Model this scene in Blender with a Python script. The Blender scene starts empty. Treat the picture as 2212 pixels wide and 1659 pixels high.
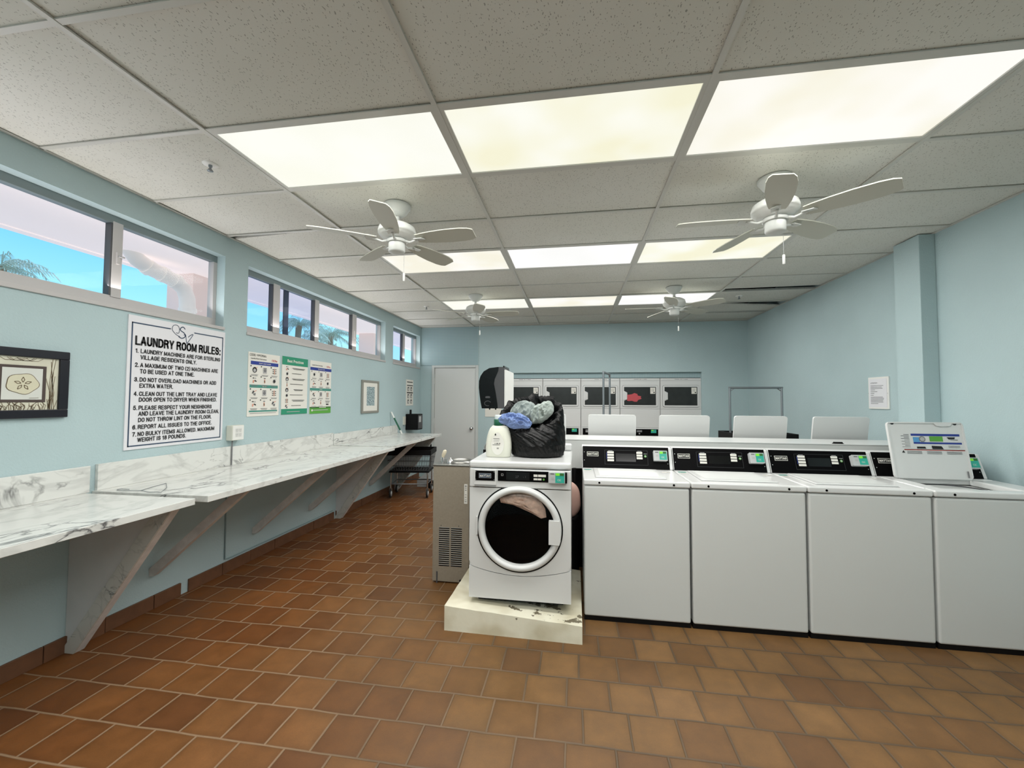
import bpy, math, random
from math import sin, cos, pi, radians
from mathutils import Vector, Matrix, noise

COL = bpy.context.scene.collection
random.seed(7)

# ------------------------------------------------------------------ materials
def lin(c):
    return tuple(((v/255)/12.92 if v/255 <= .04045 else ((v/255+.055)/1.055)**2.4) for v in c)

MATS = {}
def new_mat(name):
    m = bpy.data.materials.new(name)
    m.use_nodes = True
    MATS[name] = m
    nt = m.node_tree
    b = nt.nodes['Principled BSDF']
    return m, nt, b

def mat(name, rgb, rough=.5, metal=0, noise_amt=0, nscale=8, bump=0, bscale=40, emit=0, emit_rgb=None, coat=0, spec=None):
    m, nt, b = new_mat(name)
    c = lin(rgb) + (1,)
    b.inputs['Base Color'].default_value = c
    b.inputs['Roughness'].default_value = rough
    b.inputs['Metallic'].default_value = metal
    if spec is not None: b.inputs['Specular IOR Level'].default_value = spec
    if coat: b.inputs['Coat Weight'].default_value = coat
    if emit:
        b.inputs['Emission Color'].default_value = lin(emit_rgb or rgb) + (1,)
        b.inputs['Emission Strength'].default_value = emit
    if noise_amt or bump:
        tc = nt.nodes.new('ShaderNodeTexCoord')
    if noise_amt:
        n = nt.nodes.new('ShaderNodeTexNoise'); n.inputs['Scale'].default_value = nscale; n.inputs['Detail'].default_value = 5
        nt.links.new(tc.outputs['Object'], n.inputs['Vector'])
        r = nt.nodes.new('ShaderNodeValToRGB')
        r.color_ramp.elements[0].position = .3; r.color_ramp.elements[1].position = .7
        r.color_ramp.elements[0].color = tuple(v*(1-noise_amt) for v in c[:3]) + (1,)
        r.color_ramp.elements[1].color = tuple(min(1, v*(1+noise_amt)) for v in c[:3]) + (1,)
        nt.links.new(n.outputs['Fac'], r.inputs['Fac']); nt.links.new(r.outputs['Color'], b.inputs['Base Color'])
    if bump:
        n2 = nt.nodes.new('ShaderNodeTexNoise'); n2.inputs['Scale'].default_value = bscale; n2.inputs['Detail'].default_value = 3
        nt.links.new(tc.outputs['Object'], n2.inputs['Vector'])
        bp = nt.nodes.new('ShaderNodeBump'); bp.inputs['Strength'].default_value = bump; bp.inputs['Distance'].default_value = .01
        nt.links.new(n2.outputs['Fac'], bp.inputs['Height']); nt.links.new(bp.outputs['Normal'], b.inputs['Normal'])
    return m

def math_node(nt, op, a, b=None, c=None):
    n = nt.nodes.new('ShaderNodeMath'); n.operation = op
    for i, v in enumerate((a, b, c)):
        if v is None: continue
        if isinstance(v, (int, float)): n.inputs[i].default_value = v
        else: nt.links.new(v, n.inputs[i])
    return n.outputs[0]

def floor_material():
    m, nt, b = new_mat('quarry_tile')
    g = nt.nodes.new('ShaderNodeNewGeometry'); s = nt.nodes.new('ShaderNodeSeparateXYZ')
    nt.links.new(g.outputs['Position'], s.inputs[0])
    M = lambda op, a, b_=None, c=None: math_node(nt, op, a, b_, c)
    # gentle wobble so that the joints are hand laid
    wn = nt.nodes.new('ShaderNodeTexNoise'); wn.inputs['Scale'].default_value = 3.0
    nt.links.new(g.outputs['Position'], wn.inputs['Vector'])
    wob = M('MULTIPLY', M('SUBTRACT', wn.outputs['Fac'], .5), .018)
    ys = M('DIVIDE', M('ADD', M('SUBTRACT', s.outputs['Y'], 1.82), wob), .2085)
    row = M('FLOOR', ys); fy = M('FRACT', ys)
    w1 = nt.nodes.new('ShaderNodeTexWhiteNoise'); w1.noise_dimensions = '1D'; nt.links.new(row, w1.inputs['W'])
    par = M('MODULO', M('ADD', row, 100), 2)
    off = M('ADD', M('MULTIPLY', par, .45), M('MULTIPLY', M('SUBTRACT', w1.outputs['Value'], .5), .22))
    xs = M('ADD', M('SUBTRACT', M('DIVIDE', s.outputs['X'], .2085), .17), off)
    xs = M('ADD', xs, M('MULTIPLY', wob, 3))
    colx = M('FLOOR', xs); fx = M('FRACT', xs)
    cv = nt.nodes.new('ShaderNodeCombineXYZ'); nt.links.new(colx, cv.inputs[0]); nt.links.new(row, cv.inputs[1])
    w2 = nt.nodes.new('ShaderNodeTexWhiteNoise'); w2.noise_dimensions = '3D'; nt.links.new(cv.outputs[0], w2.inputs['Vector'])
    dx = M('MINIMUM', fx, M('SUBTRACT', 1, fx)); dy = M('MINIMUM', fy, M('SUBTRACT', 1, fy))
    d = M('MINIMUM', dx, dy)
    mr = nt.nodes.new('ShaderNodeMapRange'); mr.inputs['From Min'].default_value = .013; mr.inputs['From Max'].default_value = .032
    nt.links.new(d, mr.inputs['Value'])
    # colour of each tile
    rp = nt.nodes.new('ShaderNodeValToRGB'); e = rp.color_ramp.elements
    e[0].position = 0; e[0].color = lin((106, 74, 43)) + (1,)
    e[1].position = 1; e[1].color = lin((130, 96, 58)) + (1,)
    x = e.new(.35); x.color = lin((117, 84, 48)) + (1,)
    x = e.new(.7); x.color = lin((123, 90, 52)) + (1,)
    nt.links.new(w2.outputs['Value'], rp.inputs['Fac'])
    n = nt.nodes.new('ShaderNodeTexNoise'); n.inputs['Scale'].default_value = 9; n.inputs['Detail'].default_value = 6; n.inputs['Roughness'].default_value = .65
    nt.links.new(g.outputs['Position'], n.inputs['Vector'])
    nf = nt.nodes.new('ShaderNodeTexNoise'); nf.inputs['Scale'].default_value = 170; nf.inputs['Detail'].default_value = 2
    nt.links.new(g.outputs['Position'], nf.inputs['Vector'])
    # large redder zone towards the left wall
    lz = nt.nodes.new('ShaderNodeMapRange'); lz.inputs['From Min'].default_value = -2.3; lz.inputs['From Max'].default_value = -.5
    ln = nt.nodes.new('ShaderNodeTexNoise'); ln.inputs['Scale'].default_value = .9; ln.inputs['Detail'].default_value = 3
    nt.links.new(g.outputs['Position'], ln.inputs['Vector'])
    nt.links.new(M('ADD', s.outputs['X'], M('MULTIPLY', M('SUBTRACT', ln.outputs['Fac'], .5), 2.2)), lz.inputs['Value'])
    red = nt.nodes.new('ShaderNodeMix'); red.data_type = 'RGBA'; red.blend_type = 'MULTIPLY'
    red.inputs['Factor'].default_value = 1
    tint = nt.nodes.new('ShaderNodeMix'); tint.data_type = 'RGBA'
    tint.inputs['A'].default_value = (.86, .60, .42, 1); tint.inputs['B'].default_value = (.90, .91, .96, 1)
    nt.links.new(lz.outputs[0], tint.inputs['Factor'])
    nt.links.new(rp.outputs['Color'], red.inputs['A']); nt.links.new(tint.outputs['Result'], red.inputs['B'])
    k = M('ADD', M('MULTIPLY', n.outputs['Fac'], .85), M('ADD', M('MULTIPLY', nf.outputs['Fac'], .25), .44))
    # dirty darker rims
    rim = nt.nodes.new('ShaderNodeMapRange'); rim.inputs['From Min'].default_value = .02; rim.inputs['From Max'].default_value = .16
    rim.inputs['To Min'].default_value = .84; nt.links.new(d, rim.inputs['Value'])
    k = M('MULTIPLY', k, rim.outputs[0])
    mu = nt.nodes.new('ShaderNodeVectorMath'); mu.operation = 'SCALE'
    nt.links.new(red.outputs['Result'], mu.inputs[0]); nt.links.new(k, mu.inputs['Scale'])
    # grout, paler on the left, dark on the right
    gr = nt.nodes.new('ShaderNodeMix'); gr.data_type = 'RGBA'
    gr.inputs['A'].default_value = lin((142, 116, 90)) + (1,); gr.inputs['B'].default_value = lin((88, 72, 54)) + (1,)
    gn = nt.nodes.new('ShaderNodeTexNoise'); gn.inputs['Scale'].default_value = 1.6
    nt.links.new(g.outputs['Position'], gn.inputs['Vector'])
    gz = nt.nodes.new('ShaderNodeMapRange'); gz.inputs['From Min'].default_value = -1.7; gz.inputs['From Max'].default_value = .2
    nt.links.new(M('ADD', s.outputs['X'], M('MULTIPLY', M('SUBTRACT', gn.outputs['Fac'], .5), 4)), gz.inputs['Value'])
    nt.links.new(gz.outputs[0], gr.inputs['Factor'])
    fin = nt.nodes.new('ShaderNodeMix'); fin.data_type = 'RGBA'
    nt.links.new(mr.outputs[0], fin.inputs['Factor']); nt.links.new(gr.outputs['Result'], fin.inputs['A']); nt.links.new(mu.outputs[0], fin.inputs['B'])
    nt.links.new(fin.outputs['Result'], b.inputs['Base Color'])
    rr = M('ADD', M('MULTIPLY', n.outputs['Fac'], .3), .36)
    nt.links.new(rr, b.inputs['Roughness'])
    b.inputs['Specular IOR Level'].default_value = .35
    bp = nt.nodes.new('ShaderNodeBump'); bp.inputs['Strength'].default_value = .6; bp.inputs['Distance'].default_value = .004
    hh = M('ADD', mr.outputs[0], M('MULTIPLY', n.outputs['Fac'], .5))
    nt.links.new(hh, bp.inputs['Height']); nt.links.new(bp.outputs['Normal'], b.inputs['Normal'])
    return m

def ceiling_tile_material():
    m, nt, b = new_mat('acoustic_tile')
    g = nt.nodes.new('ShaderNodeNewGeometry')
    v = nt.nodes.new('ShaderNodeTexVoronoi'); v.inputs['Scale'].default_value = 95; v.inputs['Randomness'].default_value = 1
    mp = nt.nodes.new('ShaderNodeMapping'); mp.inputs['Scale'].default_value = (1.5, .8, 1); mp.inputs['Rotation'].default_value = (0, 0, .5)
    nt.links.new(g.outputs['Position'], mp.inputs['Vector'])
    dn = nt.nodes.new('ShaderNodeTexNoise'); dn.inputs['Scale'].default_value = 60
    nt.links.new(g.outputs['Position'], dn.inputs['Vector'])
    mx = nt.nodes.new('ShaderNodeVectorMath'); mx.operation = 'MULTIPLY_ADD'
    mx.inputs[1].default_value = (.02, .02, .02)
    nt.links.new(dn.outputs['Color'], mx.inputs[0]); nt.links.new(mp.outputs[0], mx.inputs[2])
    nt.links.new(mx.outputs[0], v.inputs['Vector'])
    sp = nt.nodes.new('ShaderNodeSeparateColor'); nt.links.new(v.outputs['Color'], sp.inputs[0])
    M = lambda op, a, b_=None: math_node(nt, op, a, b_)
    pit = M('MULTIPLY', M('LESS_THAN', v.outputs['Distance'], .27), M('GREATER_THAN', sp.outputs[0], .55))
    n = nt.nodes.new('ShaderNodeTexNoise'); n.inputs['Scale'].default_value = 1.2; n.inputs['Detail'].default_value = 4
    nt.links.new(g.outputs['Position'], n.inputs['Vector'])
    r = nt.nodes.new('ShaderNodeValToRGB')
    r.color_ramp.elements[0].position = .35; r.color_ramp.elements[0].color = lin((208, 208, 200)) + (1,)
    r.color_ramp.elements[1].position = .65; r.color_ramp.elements[1].color = lin((215, 215, 209)) + (1,)
    nt.links.new(n.outputs['Fac'], r.inputs['Fac'])
    fm = nt.nodes.new('ShaderNodeMix'); fm.data_type = 'RGBA'; fm.inputs['B'].default_value = lin((100, 100, 94)) + (1,)
    nt.links.new(M('MULTIPLY', pit, .6), fm.inputs['Factor']); nt.links.new(r.outputs['Color'], fm.inputs['A'])
    nt.links.new(fm.outputs['Result'], b.inputs['Base Color'])
    b.inputs['Roughness'].default_value = .95; b.inputs['Specular IOR Level'].default_value = .1
    return m

def marble_material(name, sc=1.0, light=(217, 218, 214)):
    m, nt, b = new_mat(name)
    g = nt.nodes.new('ShaderNodeNewGeometry')
    mp = nt.nodes.new('ShaderNodeMapping'); mp.inputs['Scale'].default_value = (1.6*sc, .9*sc, 1.6*sc); mp.inputs['Rotation'].default_value = (.3, .2, .5)
    nt.links.new(g.outputs['Position'], mp.inputs['Vector'])
    def ridge(scale, dist, lo, hi, det=5):
        n = nt.nodes.new('ShaderNodeTexNoise'); n.inputs['Scale'].default_value = scale; n.inputs['Detail'].default_value = det
        n.inputs['Distortion'].default_value = dist; n.inputs['Roughness'].default_value = .5
        nt.links.new(mp.outputs[0], n.inputs['Vector'])
        a = math_node(nt, 'ABSOLUTE', math_node(nt, 'SUBTRACT', n.outputs['Fac'], .5))
        r = nt.nodes.new('ShaderNodeMapRange'); r.inputs['From Min'].default_value = lo; r.inputs['From Max'].default_value = hi
        r.inputs['To Min'].default_value = 1; r.inputs['To Max'].default_value = 0
        nt.links.new(a, r.inputs['Value']); return r.outputs[0]
    v1 = ridge(2.0, 1.8, 0, .022)
    v2 = ridge(1.3, 2.4, 0, .06)
    n3 = nt.nodes.new('ShaderNodeTexNoise'); n3.inputs['Scale'].default_value = 1.7; n3.inputs['Distortion'].default_value = 1
    nt.links.new(mp.outputs[0], n3.inputs['Vector'])
    r3 = nt.nodes.new('ShaderNodeMapRange'); r3.inputs['From Min'].default_value = .47; r3.inputs['From Max'].default_value = .64
    nt.links.new(n3.outputs['Fac'], r3.inputs['Value'])
    M = lambda op, a, b_=None: math_node(nt, op, a, b_)
    k = M('MINIMUM', 1, M('ADD', M('MULTIPLY', v1, M('MULTIPLY', r3.outputs[0], .95)), M('MULTIPLY', v2, .2)))
    fm = nt.nodes.new('ShaderNodeMix'); fm.data_type = 'RGBA'
    fm.inputs['A'].default_value = lin(light) + (1,); fm.inputs['B'].default_value = lin((98, 98, 98)) + (1,)
    nt.links.new(k, fm.inputs['Factor']); nt.links.new(fm.outputs['Result'], b.inputs['Base Color'])
    b.inputs['Roughness'].default_value = .22
    return m

def wall_material(name, rgb, bump=.25):
    m = mat(name, rgb, .62, noise_amt=.035, nscale=1.4, bump=bump, bscale=90, spec=.3)
    return m

def grid_wall_material():
    m, nt, b = new_mat('perforated_panel')
    g = nt.nodes.new('ShaderNodeNewGeometry'); s = nt.nodes.new('ShaderNodeSeparateXYZ'); nt.links.new(g.outputs['Position'], s.inputs[0])
    M = lambda op, a, b_=None: math_node(nt, op, a, b_)
    fx = M('FRACT', M('DIVIDE', s.outputs['X'], .028)); fz = M('FRACT', M('DIVIDE', s.outputs['Z'], .028))
    k = M('MAXIMUM', M('LESS_THAN', fx, .22), M('LESS_THAN', fz, .22))
    fm = nt.nodes.new('ShaderNodeMix'); fm.data_type = 'RGBA'
    fm.inputs['A'].default_value = lin((160, 182, 186)) + (1,); fm.inputs['B'].default_value = lin((132, 158, 164)) + (1,)
    nt.links.new(k, fm.inputs['Factor']); nt.links.new(fm.outputs['Result'], b.inputs['Base Color'])
    b.inputs['Roughness'].default_value = .6
    return m

def glass_material(name, tint=(1, 1, 1), gloss=.06, transp=.9):
    m, nt, b = new_mat(name)
    nt.nodes.remove(b)
    out = nt.nodes['Material Output']
    t = nt.nodes.new('ShaderNodeBsdfTransparent'); t.inputs['Color'].default_value = tint + (1,)
    gl = nt.nodes.new('ShaderNodeBsdfGlossy'); gl.inputs['Roughness'].default_value = .02
    mx = nt.nodes.new('ShaderNodeMixShader')
    mx.inputs[0].default_value = gloss; nt.links.new(t.outputs[0], mx.inputs[1]); nt.links.new(gl.outputs[0], mx.inputs[2])
    nt.links.new(mx.outputs[0], out.inputs['Surface'])
    return m

def light_panel_material(name, rgb, rgb2, seed):
    m, nt, b = new_mat(name)
    g = nt.nodes.new('ShaderNodeNewGeometry')
    n = nt.nodes.new('ShaderNodeTexNoise'); n.inputs['Scale'].default_value = 2.2; n.inputs['Detail'].default_value = 2
    n.noise_dimensions = '4D'; n.inputs['W'].default_value = seed
    nt.links.new(g.outputs['Position'], n.inputs['Vector'])
    r = nt.nodes.new('ShaderNodeValToRGB')
    r.color_ramp.elements[0].position = .38; r.color_ramp.elements[0].color = lin(rgb) + (1,)
    r.color_ramp.elements[1].position = .62; r.color_ramp.elements[1].color = lin(rgb2) + (1,)
    nt.links.new(n.outputs['Fac'], r.inputs['Fac'])
    b.inputs['Base Color'].default_value = (.1, .1, .1, 1); b.inputs['Roughness'].default_value = .5
    b.inputs['Specular IOR Level'].default_value = 0
    nt.links.new(r.outputs['Color'], b.inputs['Emission Color']); b.inputs['Emission Strength'].default_value = 1.0
    return m

def wave_print_material():
    m, nt, b = new_mat('wave_print')
    g = nt.nodes.new('ShaderNodeNewGeometry')
    mp = nt.nodes.new('ShaderNodeMapping'); mp.inputs['Rotation'].default_value = (.45, 0, 0); nt.links.new(g.outputs['Position'], mp.inputs['Vector'])
    w = nt.nodes.new('ShaderNodeTexWave'); w.bands_direction = 'Z'; w.inputs['Scale'].default_value = 16; w.inputs['Distortion'].default_value = 6
    w.inputs['Detail'].default_value = 2; w.inputs['Detail Scale'].default_value = 3
    nt.links.new(mp.outputs[0], w.inputs['Vector'])
    r = nt.nodes.new('ShaderNodeValToRGB'); r.color_ramp.elements[0].position = .35; r.color_ramp.elements[1].position = .6
    r.color_ramp.elements[0].color = lin((62, 92, 106)) + (1,); r.color_ramp.elements[1].color = lin((188, 205, 205)) + (1,)
    nt.links.new(w.outputs['Fac'], r.inputs['Fac']); nt.links.new(r.outputs['Color'], b.inputs['Base Color'])
    return m

def peeling_paint_material():
    m, nt, b = new_mat('peeling_paint')
    g = nt.nodes.new('ShaderNodeNewGeometry'); s = nt.nodes.new('ShaderNodeSeparateXYZ'); nt.links.new(g.outputs['Position'], s.inputs[0])
    n = nt.nodes.new('ShaderNodeTexNoise'); n.inputs['Scale'].default_value = 9; n.inputs['Detail'].default_value = 8; n.inputs['Roughness'].default_value = .65
    nt.links.new(g.outputs['Position'], n.inputs['Vector'])
    M = lambda op, a, b_=None: math_node(nt, op, a, b_)
    # more flaking near the front edge on the right hand half
    zx = nt.nodes.new('ShaderNodeMapRange'); zx.inputs['From Min'].default_value = -.55; zx.inputs['From Max'].default_value = -.3
    nt.links.new(s.outputs['X'], zx.inputs['Value'])
    zz = nt.nodes.new('ShaderNodeMapRange'); zz.inputs['From Min'].default_value = .085; zz.inputs['From Max'].default_value = .11
    nt.links.new(s.outputs['Z'], zz.inputs['Value'])
    thr = M('SUBTRACT', .70, M('MULTIPLY', M('MULTIPLY', zx.outputs[0], zz.outputs[0]), .15))
    k = M('GREATER_THAN', n.outputs['Fac'], thr)
    fm = nt.nodes.new('ShaderNodeMix'); fm.data_type = 'RGBA'
    n2 = nt.nodes.new('ShaderNodeTexNoise'); n2.inputs['Scale'].default_value = 5; nt.links.new(g.outputs['Position'], n2.inputs['Vector'])
    r = nt.nodes.new('ShaderNodeValToRGB'); r.color_ramp.elements[0].position = .35; r.color_ramp.elements[1].position = .6
    r.color_ramp.elements[0].color = lin((206, 198, 172)) + (1,); r.color_ramp.elements[1].color = lin((232, 228, 208)) + (1,)
    nt.links.new(n2.outputs['Fac'], r.inputs['Fac']); nt.links.new(r.outputs['Color'], fm.inputs['A'])
    fm.inputs['B'].default_value = lin((112, 104, 84)) + (1,)
    nt.links.new(k, fm.inputs['Factor']); nt.links.new(fm.outputs['Result'], b.inputs['Base Color'])
    bp = nt.nodes.new('ShaderNodeBump'); bp.inputs['Strength'].default_value = .8; bp.inputs['Distance'].default_value = .004
    nt.links.new(M('SUBTRACT', M('MULTIPLY', n.outputs['Fac'], .6), k), bp.inputs['Height']); nt.links.new(bp.outputs['Normal'], b.inputs['Normal'])
    b.inputs['Roughness'].default_value = .6
    return m

floor_material(); ceiling_tile_material(); grid_wall_material(); wave_print_material(); peeling_paint_material()
marble_material('marble_laminate'); marble_material('marble_strip', 1.8, (196, 196, 190))
WALL = (175, 195, 198)
wall_material('wall_blue', WALL)
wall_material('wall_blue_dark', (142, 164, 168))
mat('white_enamel', (214, 215, 214), .28, coat=.3, spec=.5)
mat('white_panel', (205, 207, 205), .42, noise_amt=.01, nscale=2)
mat('white_plastic', (228, 228, 224), .4)
mat('warm_plastic', (226, 226, 212), .35)
mat('white_paint', (214, 212, 208), .5)
mat('trim_white', (196, 200, 198), .5)
mat('grid_metal', (196, 196, 190), .4)
mat('dark_void', (4, 4, 4), 1, spec=0)
mat('black_gloss', (7, 7, 9), .15, spec=.35)
mat('black_panel', (4, 4, 5), .45, spec=.08)
mat('black_matte', (12, 12, 13), .55, spec=.2)
mat('black_frame', (18, 20, 30), .3)
mat('dark_grey', (72, 73, 76), .5)
mat('seam', (60, 60, 60), .7)
mat('grey_plastic', (150, 152, 152), .5)
mat('light_grey', (186, 188, 188), .45)
mat('chrome', (200, 200, 200), .18, 1)
mat('steel', (150, 150, 146), .32, 1)
mat('zinc', (140, 146, 150), .4, .8)
mat('aluminium', (168, 168, 168), .45, .35)
mat('window_white', (186, 183, 182), .5)
mat('window_rail', (118, 130, 131), .5)  # top rail's shadow put into a darker colour
mat('fountain_body', (156, 147, 132), .45, .25, noise_amt=.05, nscale=60)
mat('brace_paint', (206, 202, 198), .6, noise_amt=.1, nscale=20)
mat('panel_laminate', (204, 205, 205), .5, noise_amt=.03)
mat('base_tile', (104, 70, 48), .5, noise_amt=.16, nscale=14)
mat('door_paint', (206, 208, 206), .5)
mat('sign_white', (222, 222, 226), .45)
mat('ink_black', (18, 18, 20), .6)
mat('ink_navy', (44, 66, 92), .6)
mat('ink_blue', (34, 56, 140), .6)
mat('ink_teal', (70, 140, 128), .6)
mat('ink_green', (40, 140, 108), .6)
mat('ink_leaf', (88, 160, 62), .6)
mat('ink_dark_leaf', (52, 104, 40), .6)
mat('ink_red', (196, 70, 66), .6)
mat('ink_grey', (120, 120, 122), .6)
mat('ink_light', (176, 176, 176), .6)
mat('ink_peach', (214, 150, 128), .6)
mat('ink_sky', (84, 150, 200), .6)
mat('paper', (224, 222, 214), .7)
mat('mat_board', (206, 204, 186), .8, noise_amt=.06, nscale=10)
mat('sketch_paper', (206, 208, 202), .8)
mat('sand_dollar', (206, 202, 178), .8)
mat('ink_brown', (104, 88, 66), .8)
mat('umber_frame', (70, 58, 54), .6)
mat('silver_frame', (150, 148, 140), .4, .3)
mat('reader_teal', (44, 158, 140), .35, emit=.12)
mat('led_green', (120, 200, 50), .4, emit=.35)
mat('display', (6, 8, 10), .15)
mat('cup_green', (22, 92, 66), .35)
mat('frosted_cap', (196, 206, 206), .3)
mat('bag_plastic', (4, 4, 5), .33, bump=.45, bscale=34, spec=.3)
mat('shirt_grey', (140, 150, 148), .85, bump=.5, bscale=60)
mat('shirt_sage', (158, 168, 163), .85, bump=.5, bscale=60)
mat('shirt_blue', (122, 144, 192), .9, bump=.6, bscale=110)
mat('shirt_pink', (232, 198, 180), .9, noise_amt=.28, nscale=22, bump=.9, bscale=38)
mat('shirt_red', (190, 84, 90), .9)
mat('pink_bag', (236, 194, 180), .5, noise_amt=.05)
mat('rubber', (26, 26, 27), .6)
mat('pad_paint_dark', (90, 86, 72), .8)
mat('eave_pink', (219, 206, 203), .8, emit=.82, noise_amt=.03)  # glows by itself in place of daylight on the eave
mat('stucco', (214, 196, 190), .85, emit=.45)  # self-glow painted in for daylight on the columns
mat('downspout', (208, 202, 196), .5, emit=.5)  # the pipe's own glow stands in for outdoor light
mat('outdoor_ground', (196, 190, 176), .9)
mat('palm_leaf', (146, 168, 160), .7, noise_amt=.3, nscale=3, emit=.35)  # leaf glow stands in for bright daylight on the foliage
mat('palm_bark', (150, 128, 104), .9, emit=.1)  # faint glow put in for daylight on the trunks
mat('dryer_window', (38, 40, 39), .2, noise_amt=.2, nscale=7)
mat('fan_white', (206, 208, 204), .45)
mat('fan_blade', (188, 188, 176), .5)
mat('antique_white', (226, 216, 190), .4)
mat('socket_cream', (212, 212, 200), .5)
glass_material('window_glass', (.97, .985, 1.0), .004)
glass_material('window_glass_blue', (.86, .91, 1.0), .004)
glass_material('washer_glass', (.9, .9, .9), .012)
PANELS = [light_panel_material('light_panel_a', (250, 250, 242), (247, 247, 234), 1),
          light_panel_material('light_panel_b', (250, 250, 240), (243, 240, 212), 2),
          light_panel_material('light_panel_c', (252, 250, 244), (244, 240, 222), 3),
          light_panel_material('light_panel_d', (253, 252, 252), (248, 248, 246), 4)]

# ------------------------------------------------------------------ mesh helpers
class MB:
    def __init__(s): s.v = []; s.f = []; s.m = []; s.s = []; s.mats = []
    def mi(s, m):
        if m not in s.mats: s.mats.append(m)
        return s.mats.index(m)
    def add(s, vs, fs, m, smooth=False):
        o = len(s.v); s.v += [tuple(v) for v in vs]; k = s.mi(m)
        for f in fs: s.f.append(tuple(i+o for i in f)); s.m.append(k); s.s.append(smooth)
        return s
    def box(s, x0, x1, y0, y1, z0, z1, m):
        v = [(x, y, z) for x in (x0, x1) for y in (y0, y1) for z in (z0, z1)]
        return s.add(v, [(0, 1, 3, 2), (4, 6, 7, 5), (0, 4, 5, 1), (2, 3, 7, 6), (0, 2, 6, 4), (1, 5, 7, 3)], m)
    def poly(s, pts, m, smooth=False): return s.add(pts, [tuple(range(len(pts)))], m, smooth)
    def prism(s, pts, d, m, smooth=False):
        """pts: 3D polygon, d: extrusion vector"""
        n = len(pts); d = Vector(d); a = [Vector(p) for p in pts]
        s.add(a + [p+d for p in a], [tuple(range(n))[::-1], tuple(range(n, 2*n))], m)
        return s.add(a + [p+d for p in a], [(i, (i+1) % n, n+(i+1) % n, n+i) for i in range(n)], m, smooth)
    def tube(s, pts, r, m, n=10, caps=True):
        pts = [Vector(p) for p in pts]; rs = r if isinstance(r, (list, tuple)) else [r]*len(pts)
        rings = []; prev = None
        for i, p in enumerate(pts):
            d = (pts[min(i+1, len(pts)-1)] - pts[max(i-1, 0)]).normalized()
            if prev is None:
                a = d.orthogonal().normalized()
            else:
                a = (prev - d*prev.dot(d)).normalized()
            prev = a; b = d.cross(a)
            rings.append([p + (a*cos(2*pi*k/n) + b*sin(2*pi*k/n))*rs[i] for k in range(n)])
        v = [q for rg in rings for q in rg]; f = []
        for i in range(len(pts)-1):
            for k in range(n): f.append((i*n+k, i*n+(k+1) % n, (i+1)*n+(k+1) % n, (i+1)*n+k))
        s.add(v, f, m, True)
        if caps:
            s.add(rings[0], [tuple(range(n))[::-1]], m); s.add(rings[-1], [tuple(range(n))], m)
        return s
    def lathe(s, prof, c, m, n=32, axis='z', smooth=True, caps=True):
        """prof: list of (r, h)"""
        v = []
        for r, h in prof:
            for k in range(n):
                a = 2*pi*k/n
                p = (r*cos(a), r*sin(a), h)
                if axis == 'y': p = (p[0], p[2], p[1])
                if axis == 'x': p = (p[2], p[0], p[1])
                v.append((c[0]+p[0], c[1]+p[1], c[2]+p[2]))
        f = [(i*n+k, i*n+(k+1) % n, (i+1)*n+(k+1) % n, (i+1)*n+k) for i in range(len(prof)-1) for k in range(n)]
        s.add(v, f, m, smooth)
        if not caps: return s
        if prof[0][0] > 1e-4: s.add(v[:n], [tuple(range(n))[::-1]], m)
        if prof[-1][0] > 1e-4: s.add(v[-n:], [tuple(range(n))], m)
        return s
    def grid(s, fn, nu, nv, m, closeu=False, smooth=True):
        v = [fn(i/nu if closeu else i/(nu-1), j/(nv-1)) for j in range(nv) for i in range(nu)]
        f = [(j*nu+i, j*nu+(i+1) % nu, (j+1)*nu+(i+1) % nu, (j+1)*nu+i) for j in range(nv-1) for i in range(nu if closeu else nu-1)]
        return s.add(v, f, m, smooth)
    def build(s, name, parent=None, bevel=0, seg=2, loc=None):
        me = bpy.data.meshes.new(name)
        off = Vector(loc) if loc else (Vector(parent['_o']) if parent is not None and '_o' in parent else Vector((0, 0, 0)))
        me.from_pydata([tuple(Vector(v)-off) for v in s.v], [], s.f)
        for m in s.mats: me.materials.append(MATS[m])
        me.polygons.foreach_set('material_index', s.m); me.polygons.foreach_set('use_smooth', s.s)
        me.update()
        o = bpy.data.objects.new(name, me); COL.objects.link(o)
        if parent is not None:
            o.parent = parent
        else:
            o.location = off
        o['_o'] = list(off)
        if bevel:
            b = o.modifiers.new('edge', 'BEVEL'); b.width = bevel; b.segments = seg; b.limit_method = 'ANGLE'; b.angle_limit = radians(40)
            b.harden_normals = False
        return o

def tag(o, label=None, cat=None, group=None, kind=None):
    if label: o['label'] = label
    if cat: o['category'] = cat
    if group: o['group'] = group
    if kind: o['kind'] = kind
    return o
def struct(o, label, cat): return tag(o, label, cat, None, 'structure')
def thing(name, label, cat, loc, group=None):
    o = bpy.data.objects.new(name, None); COL.objects.link(o); o.location = loc; o['_o'] = list(loc)
    o.empty_display_size = .1
    return tag(o, label, cat, group)
def copy_tree(o, parent=None):
    c = o.copy(); COL.objects.link(c)
    if parent is not None: c.parent = parent
    for ch in [x for x in bpy.data.objects if x.parent == o]: copy_tree(ch, c)
    return c

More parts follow.
